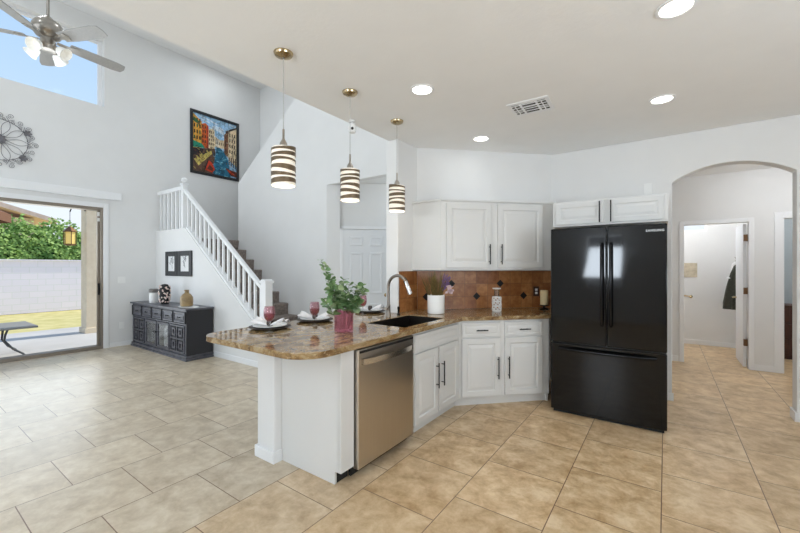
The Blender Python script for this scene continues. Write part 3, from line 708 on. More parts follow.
# ================================================================== ceiling fittings
def ceiling_point_light(x, y, z, e, col, r_=.07, name='can_or_fill'):
    light(name, 'AREA', (x, y, z-.012), e, col, shape='DISK', size=2*r_)
t0 = None
cans = [((.046, 2.494), 'round recessed ceiling light nearest the camera, above the kitchen floor'), ((-.024, 3.80), 'round recessed ceiling light in front of the archway'),
        ((-1.56, 2.505), 'round recessed ceiling light just right of the pendant lamps'), ((-1.635, 3.832), 'round recessed ceiling light above the corner wall cabinet')]
for i, ((x, y), lb) in enumerate(cans):
    if t0 is None:
        t0 = thing('recessed_light', lb, 'light', (x, y, KC), 0, 'recessed kitchen ceiling lights')
        bm = BM(); lathe(bm, [(.095, -.0005), (.094, -.006), (.078, -.008), (.074, -.004), (.073, -.0005)], cap=False); obj('trim_ring', bm, 'trim', t0, local=True, smooth=True)
        bm = BM(); lathe(bm, [(0, -.0025), (.073, -.0025), (.073, -.0008), (0, -.0008)], cap=False); obj('lens', bm, 'lamp_on', t0, local=True)
    else: dup(t0, (x, y, KC), label=lb)
    ceiling_point_light(x, y, KC, E_CAN, NEUT)
dup(t0, (-7.475, 4.326, LC), label='round recessed light in the high living room ceiling', group='recessed living room lights')
for x, y, e in ((-7.3, 4.2, E_LIV_CEIL*.6), (-6.6, 3.6, E_LIV_CEIL*.8), (-6.5, 0.8, E_LIV_CEIL*1.3), (-4.2, 2.6, E_LIV_CEIL*1.3), (-4.2, -1.2, E_LIV_CEIL*1.3)):  # first serves the fitted can; the rest are unseen lamps added for brightness
    ceiling_point_light(x, y, LC, e, COOL, .09)
light('hall_fill', 'POINT', (1.3, 5.9, HC-.25), 17, (.94, .965, 1), shadow_soft_size=.12)  # unseen lamp without a fitting, added to brighten the hall
light('bath_fill', 'POINT', (.1, 7.9, HC-.3), 18, (.95, .97, 1), shadow_soft_size=.12)  # added point lamp, no fitting, brightens the bathroom
light('bedroom_fill', 'POINT', (2.1, 7.8, HC-.3), 14, (.93, .965, 1), shadow_soft_size=.12)  # added unseen lamp that lifts the bedroom behind the doorway
light('alcove_fill', 'POINT', (-3.2, 4.9, KC-.3), 2.5, COOL, shadow_soft_size=.1)  # unseen point lamp without a fitting, lights the alcove
# vent
t = thing('ceiling_vent', 'white ceiling air vent with dark louvred slots', 'vent', (-.955, 3.315, KC), math.radians(2))
bm = BM(); box(bm, -.17, .17, -.15, .15, -.008, -.0005); obj('frame', bm, 'trim', t, local=True, bevel=.003)
bm = BM()
for (x0, x1, y0, y1) in ((-.055, .055, -.02, .11), (-.055, .055, -.105, -.04)):
    box(bm, x0, x1, y0, y1, -.0095, -.0082)
for sgn in (-1, 1):
    for y0 in (-.11, -.035, .04):
        box(bm, *sorted((sgn*.075, sgn*.14)), y0, y0+.06, -.0095, -.0082)
obj('slot', bm, 'slot_shade', t, local=True, label='dark plates painted as the shade inside the slots')
for i in range(5):
    bm = BM(); y = -.1+.05*i; box(bm, -.145, .145, y-.004, y+.004, -.014, -.0097); obj('louver', bm, 'trim', t, local=True)
for xx in (-.108, .108):
    bm = BM(); box(bm, xx-.005, xx+.005, -.115, .105, -.016, -.0142); obj('louver', bm, 'trim', t, local=True)
# sensor/camera hung at the ceiling edge
t = thing('security_camera', 'small white security camera hanging from the kitchen ceiling edge near the middle pendant', 'camera', (-2.44, 2.655, KC))
bm = BM(); lathe(bm, [(.03, -.0005), (.03, -.012), (.008, -.016), (.008, -.03)], cap=True); obj('mount', bm, 'white', t, local=True, smooth=True)
bm = BM(); lathe(bm, [(.012, -.03), (.034, -.036), (.038, -.06), (.038, -.10), (.03, -.114), (0, -.116)], cap=False); obj('body', bm, 'white', t, local=True, smooth=True)
bm = BM(); blob(bm, (.026, -.026, -.085), .014, .014, .014, 2); obj('lens', bm, 'blackmat', t, local=True, smooth=True)

# pendants
def pendant(loc, label):
    t = thing('pendant_lamp', label, 'pendant lamp', loc, 0, 'pendant lamps over the peninsula')
    bm = BM(); lathe(bm, [(.062, -.0005), (.062, -.004), (.055, -.018), (.03, -.03), (.008, -.034)], cap=False); obj('canopy', bm, 'brass', t, local=True, smooth=True, label='brassy dome canopy')
    bm = BM(); tube(bm, [(0, 0, -.03), (0, 0, -.5)], .0028, 6); obj('cord', bm, 'cord', t, local=True, smooth=True)
    bm = BM(); lathe(bm, [(.005, -.495), (.008, -.5), (.008, -.56), (.022, -.585), (.026, -.6), (.026, -.618)], cap=True); obj('socket', bm, 'steel_br', t, local=True, smooth=True)
    R_, zt, zb = .074, -.62, -.865
    bm = BM(); lathe(bm, [(.02, zt+.001), (R_-.004, zt), (R_, zt-.004), (R_, zb), (R_-.003, zb), (R_-.003, zt-.006), (.02, zt-.006)], cap=False, seg=36); obj('shade', bm, 'shade_glass', t, local=True, smooth=True, label='frosted glass cylinder glowing warm')
    bm = BM(); blob(bm, (0, 0, -.73), .028, .028, .045, 2); obj('bulb', bm, 'bulb', t, local=True, smooth=True)
    bands = [(-.62, .022, 0), (-.66, .016, .6), (-.696, .020, 2.2), (-.74, .024, 3.8), (-.785, .017, 5.0), (-.828, .022, 1.2)]
    for (z, h, ph) in bands:
        bm = BM(); sg = 36; A = []
        for k in range(sg):
            a = 2*PI*k/sg; zz = z-h/2+.006*math.sin(a+ph); hh = h*(.75+.45*math.sin(a*1+ph*2))/2+.003
            A.append([bm.verts.new((rad*math.cos(a), rad*math.sin(a), zz+s_*hh)) for rad, s_ in ((R_+.0005, 1), (R_+.004, 1), (R_+.004, -1), (R_+.0005, -1))])
        for k in range(sg):
            a, b = A[k], A[(k+1) % sg]
            for j in range(4): bm.faces.new((a[j], a[(j+1) % 4], b[(j+1) % 4], b[j]))
        obj('band', bm, 'bronze', t, local=True, smooth=True, label='bronze band')
    return t
p0 = pendant((-2.03, 1.554, KC), 'bronze-banded glass pendant lamp hanging over the near end of the peninsula')
dup(p0, (-2.051, 2.208, KC), .8, 'middle bronze-banded glass pendant lamp, the one beside the small white camera')
dup(p0, (-2.094, 2.907, KC), 1.9, 'bronze-banded glass pendant lamp hanging farthest off, in front of the wall end by the sink')
for x, y in ((-2.03, 1.554), (-2.051, 2.208), (-2.094, 2.907)): light('pendant_glow', 'POINT', (x, y, KC-.90), 1.2, (1, .86, .68), shadow_soft_size=.04)

# ceiling fan
fx, fy, fz_ = -5.06, 1.03, 3.70
t = thing('ceiling_fan', 'brushed nickel ceiling fan with grey blades and white glass lights', 'ceiling fan', (fx, fy, LC))
def fl(z): return z-LC
bm = BM(); lathe(bm, [(.07, -.0005), (.07, -.03), (.045, -.07), (.015, -.08)], cap=True); obj('canopy', bm, 'steel_br', t, local=True, smooth=True)
bm = BM(); tube(bm, [(0, 0, -.07), (0, 0, fl(3.92))], .013, 10); obj('downrod', bm, 'steel_br', t, local=True, smooth=True)
bm = BM(); lathe(bm, [(.02, fl(3.93)), (.05, fl(3.90)), (.10, fl(3.865)), (.125, fl(3.82)), (.125, fl(3.77)), (.095, fl(3.725)), (.06, fl(3.705)), (.06, fl(3.66)), (.075, fl(3.63)), (.06, fl(3.59)), (0, fl(3.585))], cap=False); obj('motor', bm, 'steel_br', t, local=True, smooth=True)
for k in range(5):
    a = math.radians(24+72*k); R = Matrix.Rotation(a, 4, 'Z') @ Matrix.Translation((0, 0, fl(3.70))) @ Matrix.Rotation(math.radians(-13), 4, 'X')
    bm = BM(); poly = [(.17, -.055), (.30, -.068), (.58, -.074), (.66, -.06), (.675, 0), (.66, .06), (.58, .074), (.30, .068), (.17, .055)]
    prism(bm, poly, -.004, .004); bmesh.ops.transform(bm, matrix=R, verts=bm.verts[:]); b_ = obj('blade', bm, 'fan_blade', t, local=True)
    bm = BM(); prism(bm, [(.07, -.02), (.15, -.02), (.24, -.045), (.26, 0), (.24, .045), (.15, .02), (.07, .02)], -.010, -.0045); bmesh.ops.transform(bm, matrix=R, verts=bm.verts[:]); obj('blade_iron', bm, 'steel_br', b_, local=True)
for k in range(4):
    a = math.radians(40+90*k); Rz = Matrix.Rotation(a, 4, 'Z') @ Matrix.Translation((.065, 0, fl(3.625))) @ Matrix.Rotation(math.radians(125), 4, 'Y')
    bm = BM(); lathe(bm, [(.018, 0), (.02, .03), (.026, .035)], mx=Rz, seg=14); arm = obj('lamp_arm', bm, 'steel_br', t, local=True, smooth=True)
    bm = BM(); lathe(bm, [(.024, .036), (.04, .055), (.048, .08), (.052, .105), (.064, .13), (.061, .13), (.048, .103), (.036, .057), (0, .045)], mx=Rz, seg=20, cap=False); obj('glass_shade', bm, 'fan_glass', arm, local=True, smooth=True, label='frosted white bell shade')
light('fan_glow', 'POINT', (fx, fy, 3.38), 1.5, NEUT, shadow_soft_size=.1)

# ================================================================== living room pieces
# sideboard
SX0, SX1, SY0, SY1, SH = -7.87, -5.80, 2.70, 3.13, .786
t = thing('sideboard', 'distressed charcoal sideboard with five drawers and carved glazed doors under the stairs', 'sideboard', ((SX0+SX1)/2, (SY0+SY1)/2, 0))
bm = BM(); box(bm, SX0, SX1, SY0, SY1, SH-.028, SH); obj('top', bm, 'char', t, bevel=.006)
bm = BM(); box(bm, SX0-.0+.01, SX1-.01, SY0+.005, SY1, .0, .03); box(bm, SX0+.02, SX1-.02, SY0+.015, SY1, .03, .075); obj('plinth', bm, 'char', t, bevel=.008)
a0, a1, f0 = SX0+.04, SX1-.04, SY0+.03
W4 = (a1-a0)
c1, c2, c3 = a0+W4*.27, a0+W4*.5, a0+W4*.73
bm = BM(); box(bm, a0, a0+.025, f0, SY1, .075, SH-.028); box(bm, a0+.025, a1-.025, SY1-.015, SY1, .075, SH-.028); box(bm, a0+.025, a1-.025, f0+.02, SY1-.015, .075, .095); box(bm, a0+.025, a1-.025, f0+.0, SY1-.015, .53, .55)
for c in (c1, c3): box(bm, c-.012, c+.012, f0+.02, SY1-.015, .095, .53)
for x in (a0+.025, c1-.015, c2-.02, c3-.015, a1-.055): box(bm, x, x+.03, f0, f0+.02, .095, .53)
box(bm, a0+.025, a1-.025, f0, f0+.02, .735, SH-.028)
obj('body', bm, 'char', t)
bm = BM(); box(bm, a1-.025, a1, f0, SY1, .075, SH-.028); obj('end_panel', bm, 'char_side', t, label='plain near-black end panel')
dwid = (a1-a0-.05)/5
for i in range(5):
    x0 = a0+.025+dwid*i
    bm = BM(); raised(bm, x0+.012, x0+dwid-.012, .562, .728, f0+.012, .022, .010, .018, th_=.022); d = obj('drawer', bm, 'char', t)
    cx = x0+dwid/2; bm = BM(); tube(bm, [(cx-.04, f0-.0095, .65), (cx-.03, f0-.026, .642), (cx, f0-.03, .635), (cx+.03, f0-.026, .642), (cx+.04, f0-.0095, .65)], .006, 8); obj('pull', bm, 'black', d, smooth=True)
    for xx in (x0, x0+dwid):
        bm = BM(); box(bm, xx-.016, xx+.016, f0-.018, f0+.012, .556, .735); obj('carved_block', bm, 'blackmat', t, bevel=.005)
def fret(parent, x0, x1, z0, z1):
    bm = BM(); yb = f0-.012
    for a in ((x0, x0+.02, z0, z1), (x1-.02, x1, z0, z1), (x0+.02, x1-.02, z0, z0+.02), (x0+.02, x1-.02, z1-.02, z1)): box(bm, a[0], a[1], yb, f0+.008, a[2], a[3])
    xm_, zm_ = (x0+x1)/2, (z0+z1)/2
    box(bm, xm_-.01, xm_+.01, yb, f0+.008, z0+.02, z1-.02); box(bm, x0+.02, x1-.02, yb, f0+.008, zm_-.012, zm_+.012)
    for (p, q2) in ((x0+.02, xm_-.01), (xm_+.01, x1-.02)):
        for (r0, r1) in ((z0+.02, zm_-.012), (zm_+.012, z1-.02)):
            ww, hh = q2-p, r1-r0
            box(bm, p+ww*.22, p+ww*.38, yb, f0+.008, r0+hh*.15, r1-hh*.15); box(bm, p+ww*.62, p+ww*.78, yb, f0+.008, r0+hh*.15, r1-hh*.15); box(bm, p+ww*.38, p+ww*.62, yb, f0+.008, r1-hh*.3, r1-hh*.15); box(bm, p+ww*.38, p+ww*.62, yb, f0+.008, r0+hh*.15, r0+hh*.3)
    d = obj('door', bm, 'char', parent)
    bm = BM(); box(bm, x0+.004, x1-.004, f0+.0085, f0+.014, z0+.004, z1-.004); obj('back_panel', bm, 'blackmat', d)
    return d
def glazed(parent, x0, x1, z0, z1, kx):
    bm = BM()
    for a in ((x0, x0+.035, z0, z1), (x1-.035, x1, z0, z1), (x0+.035, x1-.035, z0, z0+.035), (x0+.035, x1-.035, z1-.035, z1)): box(bm, a[0], a[1], f0-.012, f0+.006, a[2], a[3])
    d = obj('door', bm, 'char', parent)
    bm = BM(); box(bm, x0+.035, x1-.035, f0-.004, f0-.001, z0+.035, z1-.035); obj('pane', bm, 'clear', d)
    bm = BM(); lathe(bm, [(.006, 0), (.006, .02), (.014, .028), (.01, .038), (0, .04)], mx=Matrix.Translation((kx, f0-.012, (z0+z1)/2+.04)) @ Matrix.Rotation(PI/2, 4, 'X'), seg=12, cap=False); obj('knob', bm, 'black', d, smooth=True)
fret(t, a0+.06, c1-.02, .105, .52); fret(t, c3+.02, a1-.06, .105, .52)
glazed(t, c1+.02, c2-.022, .105, .52, c2-.04); glazed(t, c2+.022, c3-.02, .105, .52, c2+.04)
for (x, z, lb) in ((c2-.06-.10, .0955, 'white canister inside the sideboard behind the left glass door'), (c2+.18, .0955, 'white canister inside the sideboard behind the right glass door')):
    bm = BM(); lathe(bm, [(.10, z), (.105, z+.02), (.105, z+.30), (.08, z+.35), (.07, z+.38), (0, z+.385)], (x, SY0+.17, 0), 20, cap=False)
    tag(recenter(obj('canister', bm, 'white', smooth=True)), lb, 'canister')
# things on the sideboard
bm = BM(); lathe(bm, [(0, .0005), (.22, .0005), (.225, .003), (.22, .005), (0, .005)], (0, 0, 0), 36, cap=False); bmesh.ops.scale(bm, vec=(1, .55, 1), verts=bm.verts[:])
o = obj('lace_doily', bm, 'white'); o.location = (-6.12, 2.89, SH); tag(o, 'white oval doily under the brown jug on the black sideboard', 'doily')
t = thing('ceramic_jar', 'white jar with grey lid, leftmost on the black sideboard', 'jar', (-7.30, 2.86, SH))
bm = BM(); lathe(bm, [(.062, .001), (.068, .01), (.068, .17), (.06, .18)]); obj('body', bm, 'white', t, local=True, smooth=True)
bm = BM(); lathe(bm, [(.058, .181), (.072, .183), (.072, .235), (.055, .245), (0, .246)], cap=False); obj('lid', bm, 'grey', t, local=True, smooth=True, label='grey lid')
t = thing('painted_vase', 'dark bulbous ornament covered in pale flowers, between the jar and the jug on the sideboard', 'vase', (-6.92, 2.88, SH))
bm = BM(); lathe(bm, [(.058, .0005), (.062, .012), (.064, .06), (.072, .10), (.084, .17), (.088, .235), (.074, .295), (.044, .33), (0, .34)], cap=False, seg=24); obj('body', bm, 'blackmat', t, local=True, smooth=True)
bm = BM(); random.seed(3)
for k in range(110):
    z = random.uniform(.03, .32); a = random.uniform(0, 2*PI); rr_ = .057+.028*math.sin(min(1, max(0, (z-.03)/.30))*PI)**.6
    blob(bm, (rr_*math.cos(a), rr_*math.sin(a), z), .015, .015, .015, 1)
for f in bm.faces: f.material_index = 0
obj('flower_relief', bm, 'relief', t, local=True, smooth=True, label='pale pink raised flowers')
t = thing('stoneware_jug', 'brown glazed stoneware jug with a narrow neck on a white doily', 'jug', (-6.18, 2.89, SH+.0052))
bm = BM(); lathe(bm, [(.07, .0005), (.088, .01), (.093, .07), (.09, .145), (.062, .19), (.03, .21), (.027, .24), (.036, .246), (.036, .26), (.02, .26)], seg=26); obj('body', bm, 'jug', t, local=True, smooth=True)
bm = BM(); tube(bm, [(.027, 0, .242), (.055, 0, .24), (.066, 0, .22), (.058, 0, .192)], .007, 8); obj('handle', bm, 'jug', t, local=True, smooth=True)
# framed prints under the stairs
def framed(name, label, x0, x1, z0, z1, seed):
    y = 3.149; t = thing(name, label, 'framed print', ((x0+x1)/2, y, z0), 0, 'framed prints under the stairs')
    fw = .095 if True else 0
    bm = BM()
    for a in ((x0, x0+fw, z0, z1), (x1-fw, x1, z0, z1), (x0+fw, x1-fw, z0, z0+fw*.9), (x0+fw, x1-fw, z1-fw*.9, z1)): box(bm, a[0], a[1], y-.022, y-.001, a[2], a[3])
    obj('frame', bm, 'frame', t, bevel=.004)
    bm = BM(); box(bm, x0+fw, x1-fw, y-.008, y-.002, z0+fw*.9, z1-fw*.9); obj('paper', bm, 'plate_paper', t)
    random.seed(seed); bm = BM(); cx, cz = (x0+x1)/2, (z0+z1)/2
    for k in range(9):
        x, z = cx+random.uniform(-.05, .05), cz+random.uniform(-.09, .07); pts = [(x, y-.0085, z)]
        for j in range(5): x += random.uniform(-.03, .03); z += random.uniform(0, .03); pts.append((x, y-.0085, z))
        tube(bm, pts, .0035, 4)
    obj('sketch', bm, 'ink', t, label='grey ink sketch')
framed('framed_print', 'left one of two black framed sketches above the sideboard', -7.50, -7.045, 1.25, 1.69, 1)
framed('framed_print', 'right one of two black framed sketches above the sideboard', -7.03, -6.53, 1.25, 1.69, 5)
# canal painting
t = thing('canal_painting', 'black framed painting of a canal between colourful houses', 'painting', (XL, 4.315, 3.35), PI/2)
PW, PH = 1.07, 1.315
bm = BM(); fw = .055
for a in ((-PW/2, -PW/2+fw, 0, PH), (PW/2-fw, PW/2, 0, PH), (-PW/2+fw, PW/2-fw, 0, fw), (-PW/2+fw, PW/2-fw, PH-fw, PH)): box(bm, a[0], a[1], -.03, -.001, a[2], a[3])
obj('frame', bm, 'frame', t, local=True, bevel=.004)
cols = {'sky': (150, 190, 220), 'cloud': (205, 218, 230), 'yel': (214, 158, 58), 'org': (200, 92, 40), 'red': (170, 58, 36), 'cream': (216, 196, 160), 'win': (58, 40, 34), 'shutter': (46, 92, 58), 'water': (40, 110, 140), 'waterl': (110, 180, 200), 'waterd': (24, 66, 92), 'walk': (196, 178, 96), 'walkd': (92, 70, 56), 'awn': (40, 140, 110), 'boat': (196, 60, 30), 'boatd': (96, 44, 30), 'brn': (128, 86, 60), 'dk': (44, 36, 40), 'pale': (224, 214, 196)}
ck = list(cols)
bm = BM(); yy = [-.006]
w_, h_ = PW-2*fw, PH-2*fw
def pp(c, *pts):
    yy[0] -= .00004; f = bm.faces.new([bm.verts.new((-w_/2+w_*x, yy[0], fw+h_*z)) for x, z in pts]); f.material_index = ck.index(c)
pp('sky', (0, 0), (1, 0), (1, 1), (0, 1))
random.seed(11)
for k in range(16):
    x, z = random.uniform(.1, .8), random.uniform(.68, .97); l_ = random.uniform(.1, .25); pp('cloud', (x, z), (x+l_, z-.03), (x+l_+.03, z-.015), (x+.02, z+.02))
pp('cream', (.44, .50), (.72, .50), (.72, .66), (.60, .64), (.52, .67), (.44, .69)); pp('pale', (.5, .5), (.58, .5), (.58, .63), (.5, .64))
for k in range(6): pp('win', (.46+.042*k, .55), (.475+.042*k, .55), (.475+.042*k, .60), (.46+.042*k, .60))
pp('yel', (0, .38), (.19, .42), (.19, .88), (.1, .93), (0, .99)); pp('org', (.19, .42), (.34, .44), (.34, .83), (.27, .87), (.19, .84)); pp('red', (.30, .44), (.34, .44), (.34, .83), (.30, .85)); pp('cream', (.34, .44), (.48, .46), (.48, .78), (.44, .81), (.34, .78))
for r_ in range(4):
    for k in range(3):
        x, z = .02+.058*k, .55+.1*r_; pp('win' if (r_+k) % 3 else 'shutter', (x, z), (x+.03, z+.004), (x+.03, z+.065), (x, z+.062))
    for k in range(2):
        x, z = .205+.05*k, .52+.085*r_; pp('win', (x, z), (x+.025, z), (x+.025, z+.052), (x, z+.052))
    for k in range(3):
        x, z = .355+.04*k, .51+.07*r_; pp('win', (x, z), (x+.018, z), (x+.018, z+.042), (x, z+.042))
pp('shutter', (.0, .86), (.15, .80), (.15, .86), (.02, .93))
pp('brn', (.70, .42), (.80, .36), (.80, .84), (.74, .80), (.70, .76)); pp('cream', (.80, .33), (1, .22), (1, .93), (.9, .88), (.80, .84)); pp('dk', (.74, .80), (.9, .88), (1, .93), (1, .96), (.86, .90), (.73, .83))
for r_ in range(4):
    for k in range(3):
        x, z = .825+.058*k, .45+.1*r_; pp('win', (x, z), (x+.026, z+.006), (x+.026, z+.066), (x, z+.06))
    pp('win', (.73, .47+.075*r_), (.75, .47+.075*r_), (.75, .52+.075*r_), (.73, .52+.075*r_))
for k in range(4): pp('dk', (.81+.05*k, .24+.02*k*-1), (.835+.05*k, .23-.02*k), (.835+.05*k, .37), (.81+.05*k, .37))
pp('water', (.40, 0), (.86, 0), (.80, .30), (.70, .44), (.60, .50), (.52, .50), (.50, .36), (.46, .2))
for k in range(46):
    z = random.uniform(.0, .48); x = .52+random.uniform(-.08, .22)*(1-z*.9); l_ = random.uniform(.03, .1); pp(random.choice(['waterl', 'waterd', 'waterl', 'water']), (x, z), (x+l_, z+.004), (x+l_*.8, z+.014), (x+.01, z+.012))
pp('walkd', (0, 0), (.42, 0), (.46, .2), (.50, .38), (.48, .46), (.34, .44), (0, .38)); pp('walk', (.02, .2), (.12, .1), (.42, .36), (.40, .41))
for k in range(10): pp(random.choice(['walk', 'dk', 'brn']), (.05+.03*k, .22+.02*k), (.08+.03*k, .2+.02*k), (.09+.03*k, .23+.02*k), (.06+.03*k, .25+.02*k))
pp('awn', (0, .40), (.26, .43), (.20, .49), (0, .52)); pp('dk', (0, .26), (.2, .34), (.24, .42), (0, .39))
for k in range(150):
    x, z = random.uniform(0, .97), random.uniform(0, .46)
    c_ = random.choice(['dk', 'walkd', 'brn', 'walk', 'boatd']) if x < .42-.0*z else random.choice(['waterl', 'waterd', 'water', 'water']) if x < .74 else random.choice(['dk', 'cream', 'brn', 'walkd'])
    if x > .74 and z < .12: continue
    a_, l_ = random.uniform(-.9, .5), random.uniform(.02, .06); dx_, dz_ = l_*math.cos(a_), l_*math.sin(a_)
    pp(c_, (x, z), (min(1, x+dx_), max(0, z+dz_)), (min(1, x+dx_), max(0, z+dz_)+.010), (x, z+.012))
for k in range(60):
    x, z = random.uniform(0, .95), random.uniform(.45, .86); c_ = 'dk' if k % 2 else random.choice(['org', 'yel', 'red']) if x < .33 else random.choice(['cream', 'pale', 'brn'])
    if .5 < x < .72: continue
    pp(c_, (x, z), (x+.03, z+.006), (x+.03, z+.014), (x, z+.008))
pp('boat', (.26, .05), (.42, .02), (.48, .09), (.42, .19), (.34, .23)); pp('boatd', (.30, .07), (.42, .05), (.44, .1), (.36, .16)); pp('dk', (.26, .05), (.34, .23), (.32, .25), (.24, .06))
pp('boatd', (.72, .16), (.86, .03), (1, .02), (1, .12), (.84, .14)); pp('boat', (.76, .14), (.86, .06), (.96, .06), (.84, .12))
def paint(k, c):
    d = tuple(int(v*.55) for v in c); l = tuple(min(255, int(v*1.12)+8) for v in c)
    m = mat('paint_'+k, c, .45); q = NT(m); q.l.new(q.ramp(q.noise(16, 6, .7, q.scaled((1, 1, .5)), .8), [(.34, d), (.5, c), (.68, l)]), q.b.inputs['Base Color']); return m
pm = [paint(k, c) for k, c in cols.items()]
obj('canvas', bm, pm, t, local=True, label='painted canal, houses and boats')
bm = BM(); box(bm, -w_/2, w_/2, -.0055, -.001, fw, fw+h_); obj('backing', bm, 'frame', t, local=True)
# scrolled metal wall medallion
t = thing('wall_medallion', 'round scrolled grey metal wall ornament above the patio door', 'wall ornament', (XL, 1.09, 3.28), PI/2)
def spiral(cx, cz, r0, turns, a0, n_=18, sgn=1):
    return [(cx+r0*(1-.85*i/n_)*math.cos(a0+sgn*2*PI*turns*i/n_), -.02, cz+r0*(1-.85*i/n_)*math.sin(a0+sgn*2*PI*turns*i/n_)) for i in range(n_+1)]
bm = BM()
for k in range(10):
    a = 2*PI*k/10
    for sg in (1, -1):
        pts = []
        for i in range(13):
            s_ = i/12; rad = .05+.31*s_; an = a+sg*.22*math.sin(PI*s_*1.2); pts.append((rad*math.cos(an), -.02+.008*math.sin(PI*s_), rad*math.sin(an)))
        tube(bm, pts, .0032, 5)
obj('spoke_scroll', bm, 'scroll', t, local=True, smooth=True)
for k in range(20):
    a = 2*PI*k/20; rad = .385 if k % 2 == 0 else .36; bm = BM()
    tube(bm, spiral(rad*math.cos(a), rad*math.sin(a), .038, 1.6, a+PI, sgn=1 if k % 2 else -1), .0032, 5); obj('curl', bm, 'scroll', t, local=True, smooth=True)
    a2 = a+PI/20; bm = BM(); tube(bm, spiral(.31*math.cos(a2), .31*math.sin(a2), .026, 1.4, a2), .003, 5); obj('curl', bm, 'scroll', t, local=True, smooth=True)
bm = BM()
for k in range(5):
    a = 2*PI*(k+.4)/5
    for j in range(6):
        b = 2*PI*j/6; leaf(bm, (.335*math.cos(a), -.022, .335*math.sin(a)), (math.cos(b), -.2, math.sin(b)), (0, -1, 0), .055, .035)
for j in range(8):
    b = 2*PI*j/8; leaf(bm, (0, -.022, 0), (math.cos(b), -.2, math.sin(b)), (0, -1, 0), .08, .045)
obj('metal_flower', bm, 'scroll', t, local=True)
bm = BM(); tube(bm, [(.3*math.cos(2*PI*k/40), -.02, .3*math.sin(2*PI*k/40)) for k in range(41)], .004, 5); tube(bm, [(.06*math.cos(2*PI*k/20), -.02, .06*math.sin(2*PI*k/20)) for k in range(21)], .004, 5); box(bm, -.01, .01, -.02, -.001, -.01, .01); obj('ring', bm, 'scroll', t, local=True, smooth=True)

# ================================================================== on the counter
Z0 = .9145
def setting(loc, rz, lbs):
    t = thing('charger_plate', lbs[0], 'plate', loc, rz, 'charger plates at the bar'); bm = BM()
    lathe(bm, [(0, .004), (.10, .0005), (.155, .012), (.168, .018), (.166, .021), (.15, .017), (.10, .008), (0, .008)], cap=False, seg=36); obj('body', bm, 'charger', t, local=True, smooth=True)
    p = thing('dinner_plate', lbs[1], 'plate', (loc[0], loc[1], loc[2]+.0085), rz, 'white dinner plates at the bar'); bm = BM()
    lathe(bm, [(0, .003), (.07, .0005), (.115, .012), (.135, .020), (.134, .023), (.11, .016), (.07, .006), (0, .006)], cap=False, seg=36); obj('body', bm, 'white', p, local=True, smooth=True)
    nk = thing('cloth_napkin', lbs[2], 'napkin', (loc[0], loc[1], loc[2]+.0155), rz, 'napkins on the plates'); random.seed(4)
    for sg in (-1, 1):
        bm = BM(); grid = []
        for i in range(11):
            row = []
            for j in range(7):
                u = i/10; v = j/6-.5; wv = .022+.065*u
                row.append(bm.verts.new((sg*(.012+.125*u), v*2*wv, .012+.018*math.sin(v*PI*5+u*2)*u+.05*u*(1-u*.55)+.02*(.25-v*v)*4*(.3+u))))
            grid.append(row)
        for a, b in zip(grid, grid[1:]):
            for k in range(6): bm.faces.new((a[k], a[k+1], b[k+1], b[k]))
        o = obj('fold', bm, 'cloth', nk, local=True, smooth=True, angle=80); so = o.modifiers.new('thick', 'SOLIDIFY'); so.thickness = .004
    bm = BM(); lathe(bm, [(.024, -.016), (.028, -.014), (.028, .014), (.024, .016), (.022, 0), (.024, -.016)], mx=Matrix.Translation((0, 0, .03)) @ Matrix.Rotation(PI/2, 4, 'Y'), seg=18, cap=False); obj('napkin_ring', bm, 'charger', nk, local=True, smooth=True, label='dark napkin ring')
    return t, p, nk
where = [(-2.64, 1.89, .25), (-2.655, 2.385, .4), (-2.672, 3.20, .3)]
nm3 = ['at the bar corner nearest the camera', 'at the middle place of the bar', 'at the far place behind the plant']
S = setting((where[0][0], where[0][1], Z0), where[0][2], [f'dark round charger plate {nm3[0]}', f'white dinner plate {nm3[0]}', f'folded white napkin in a dark ring {nm3[0]}'])
for i in (1, 2):
    x, y, rz = where[i]
    for o, dz, lb in zip(S, (0, .0085, .0155), (f'dark round charger plate {nm3[i]}', f'white dinner plate {nm3[i]}', f'folded white napkin in a dark ring {nm3[i]}')): dup(o, (x, y, Z0+dz), rz, lb)
def wineglass(loc, label):
    t = thing('wine_glass', label, 'wine glass', loc, 0, 'pink wine glasses on the bar')
    bm = BM(); lathe(bm, [(0, .001), (.036, .0005), (.036, .003), (.008, .007), (.0045, .014), (.0045, .075), (.010, .082), (0, .083)], cap=False, seg=24); obj('stem', bm, 'clear', t, local=True, smooth=True, label='clear stem and foot')
    bm = BM(); lathe(bm, [(.0, .0835), (.018, .087), (.036, .108), (.043, .135), (.042, .165), (.036, .20), (.0345, .20), (.0400, .165), (.0408, .135), (.034, .110), (.017, .091), (0, .088)], cap=False, seg=28); obj('bowl', bm, 'pink', t, local=True, smooth=True, label='pink glass bowl')
    bm = BM(); lathe(bm, [(0, .0895), (.016, .0925), (.033, .111), (.0398, .135), (.0398, .142), (0, .142)], cap=False, seg=24); obj('wine', bm, 'wine', t, local=True, smooth=True, label='rose coloured wine')
    return t
g = wineglass((-2.475, 1.765, Z0), 'pink wine glass in front of the nearest bar place')
dup(g, (-2.46, 2.205, Z0), label='pink wine glass in front of the middle bar place, left of the plant')
dup(g, (-2.60, 2.995, Z0), label='pink wine glass half hidden behind the leafy plant')
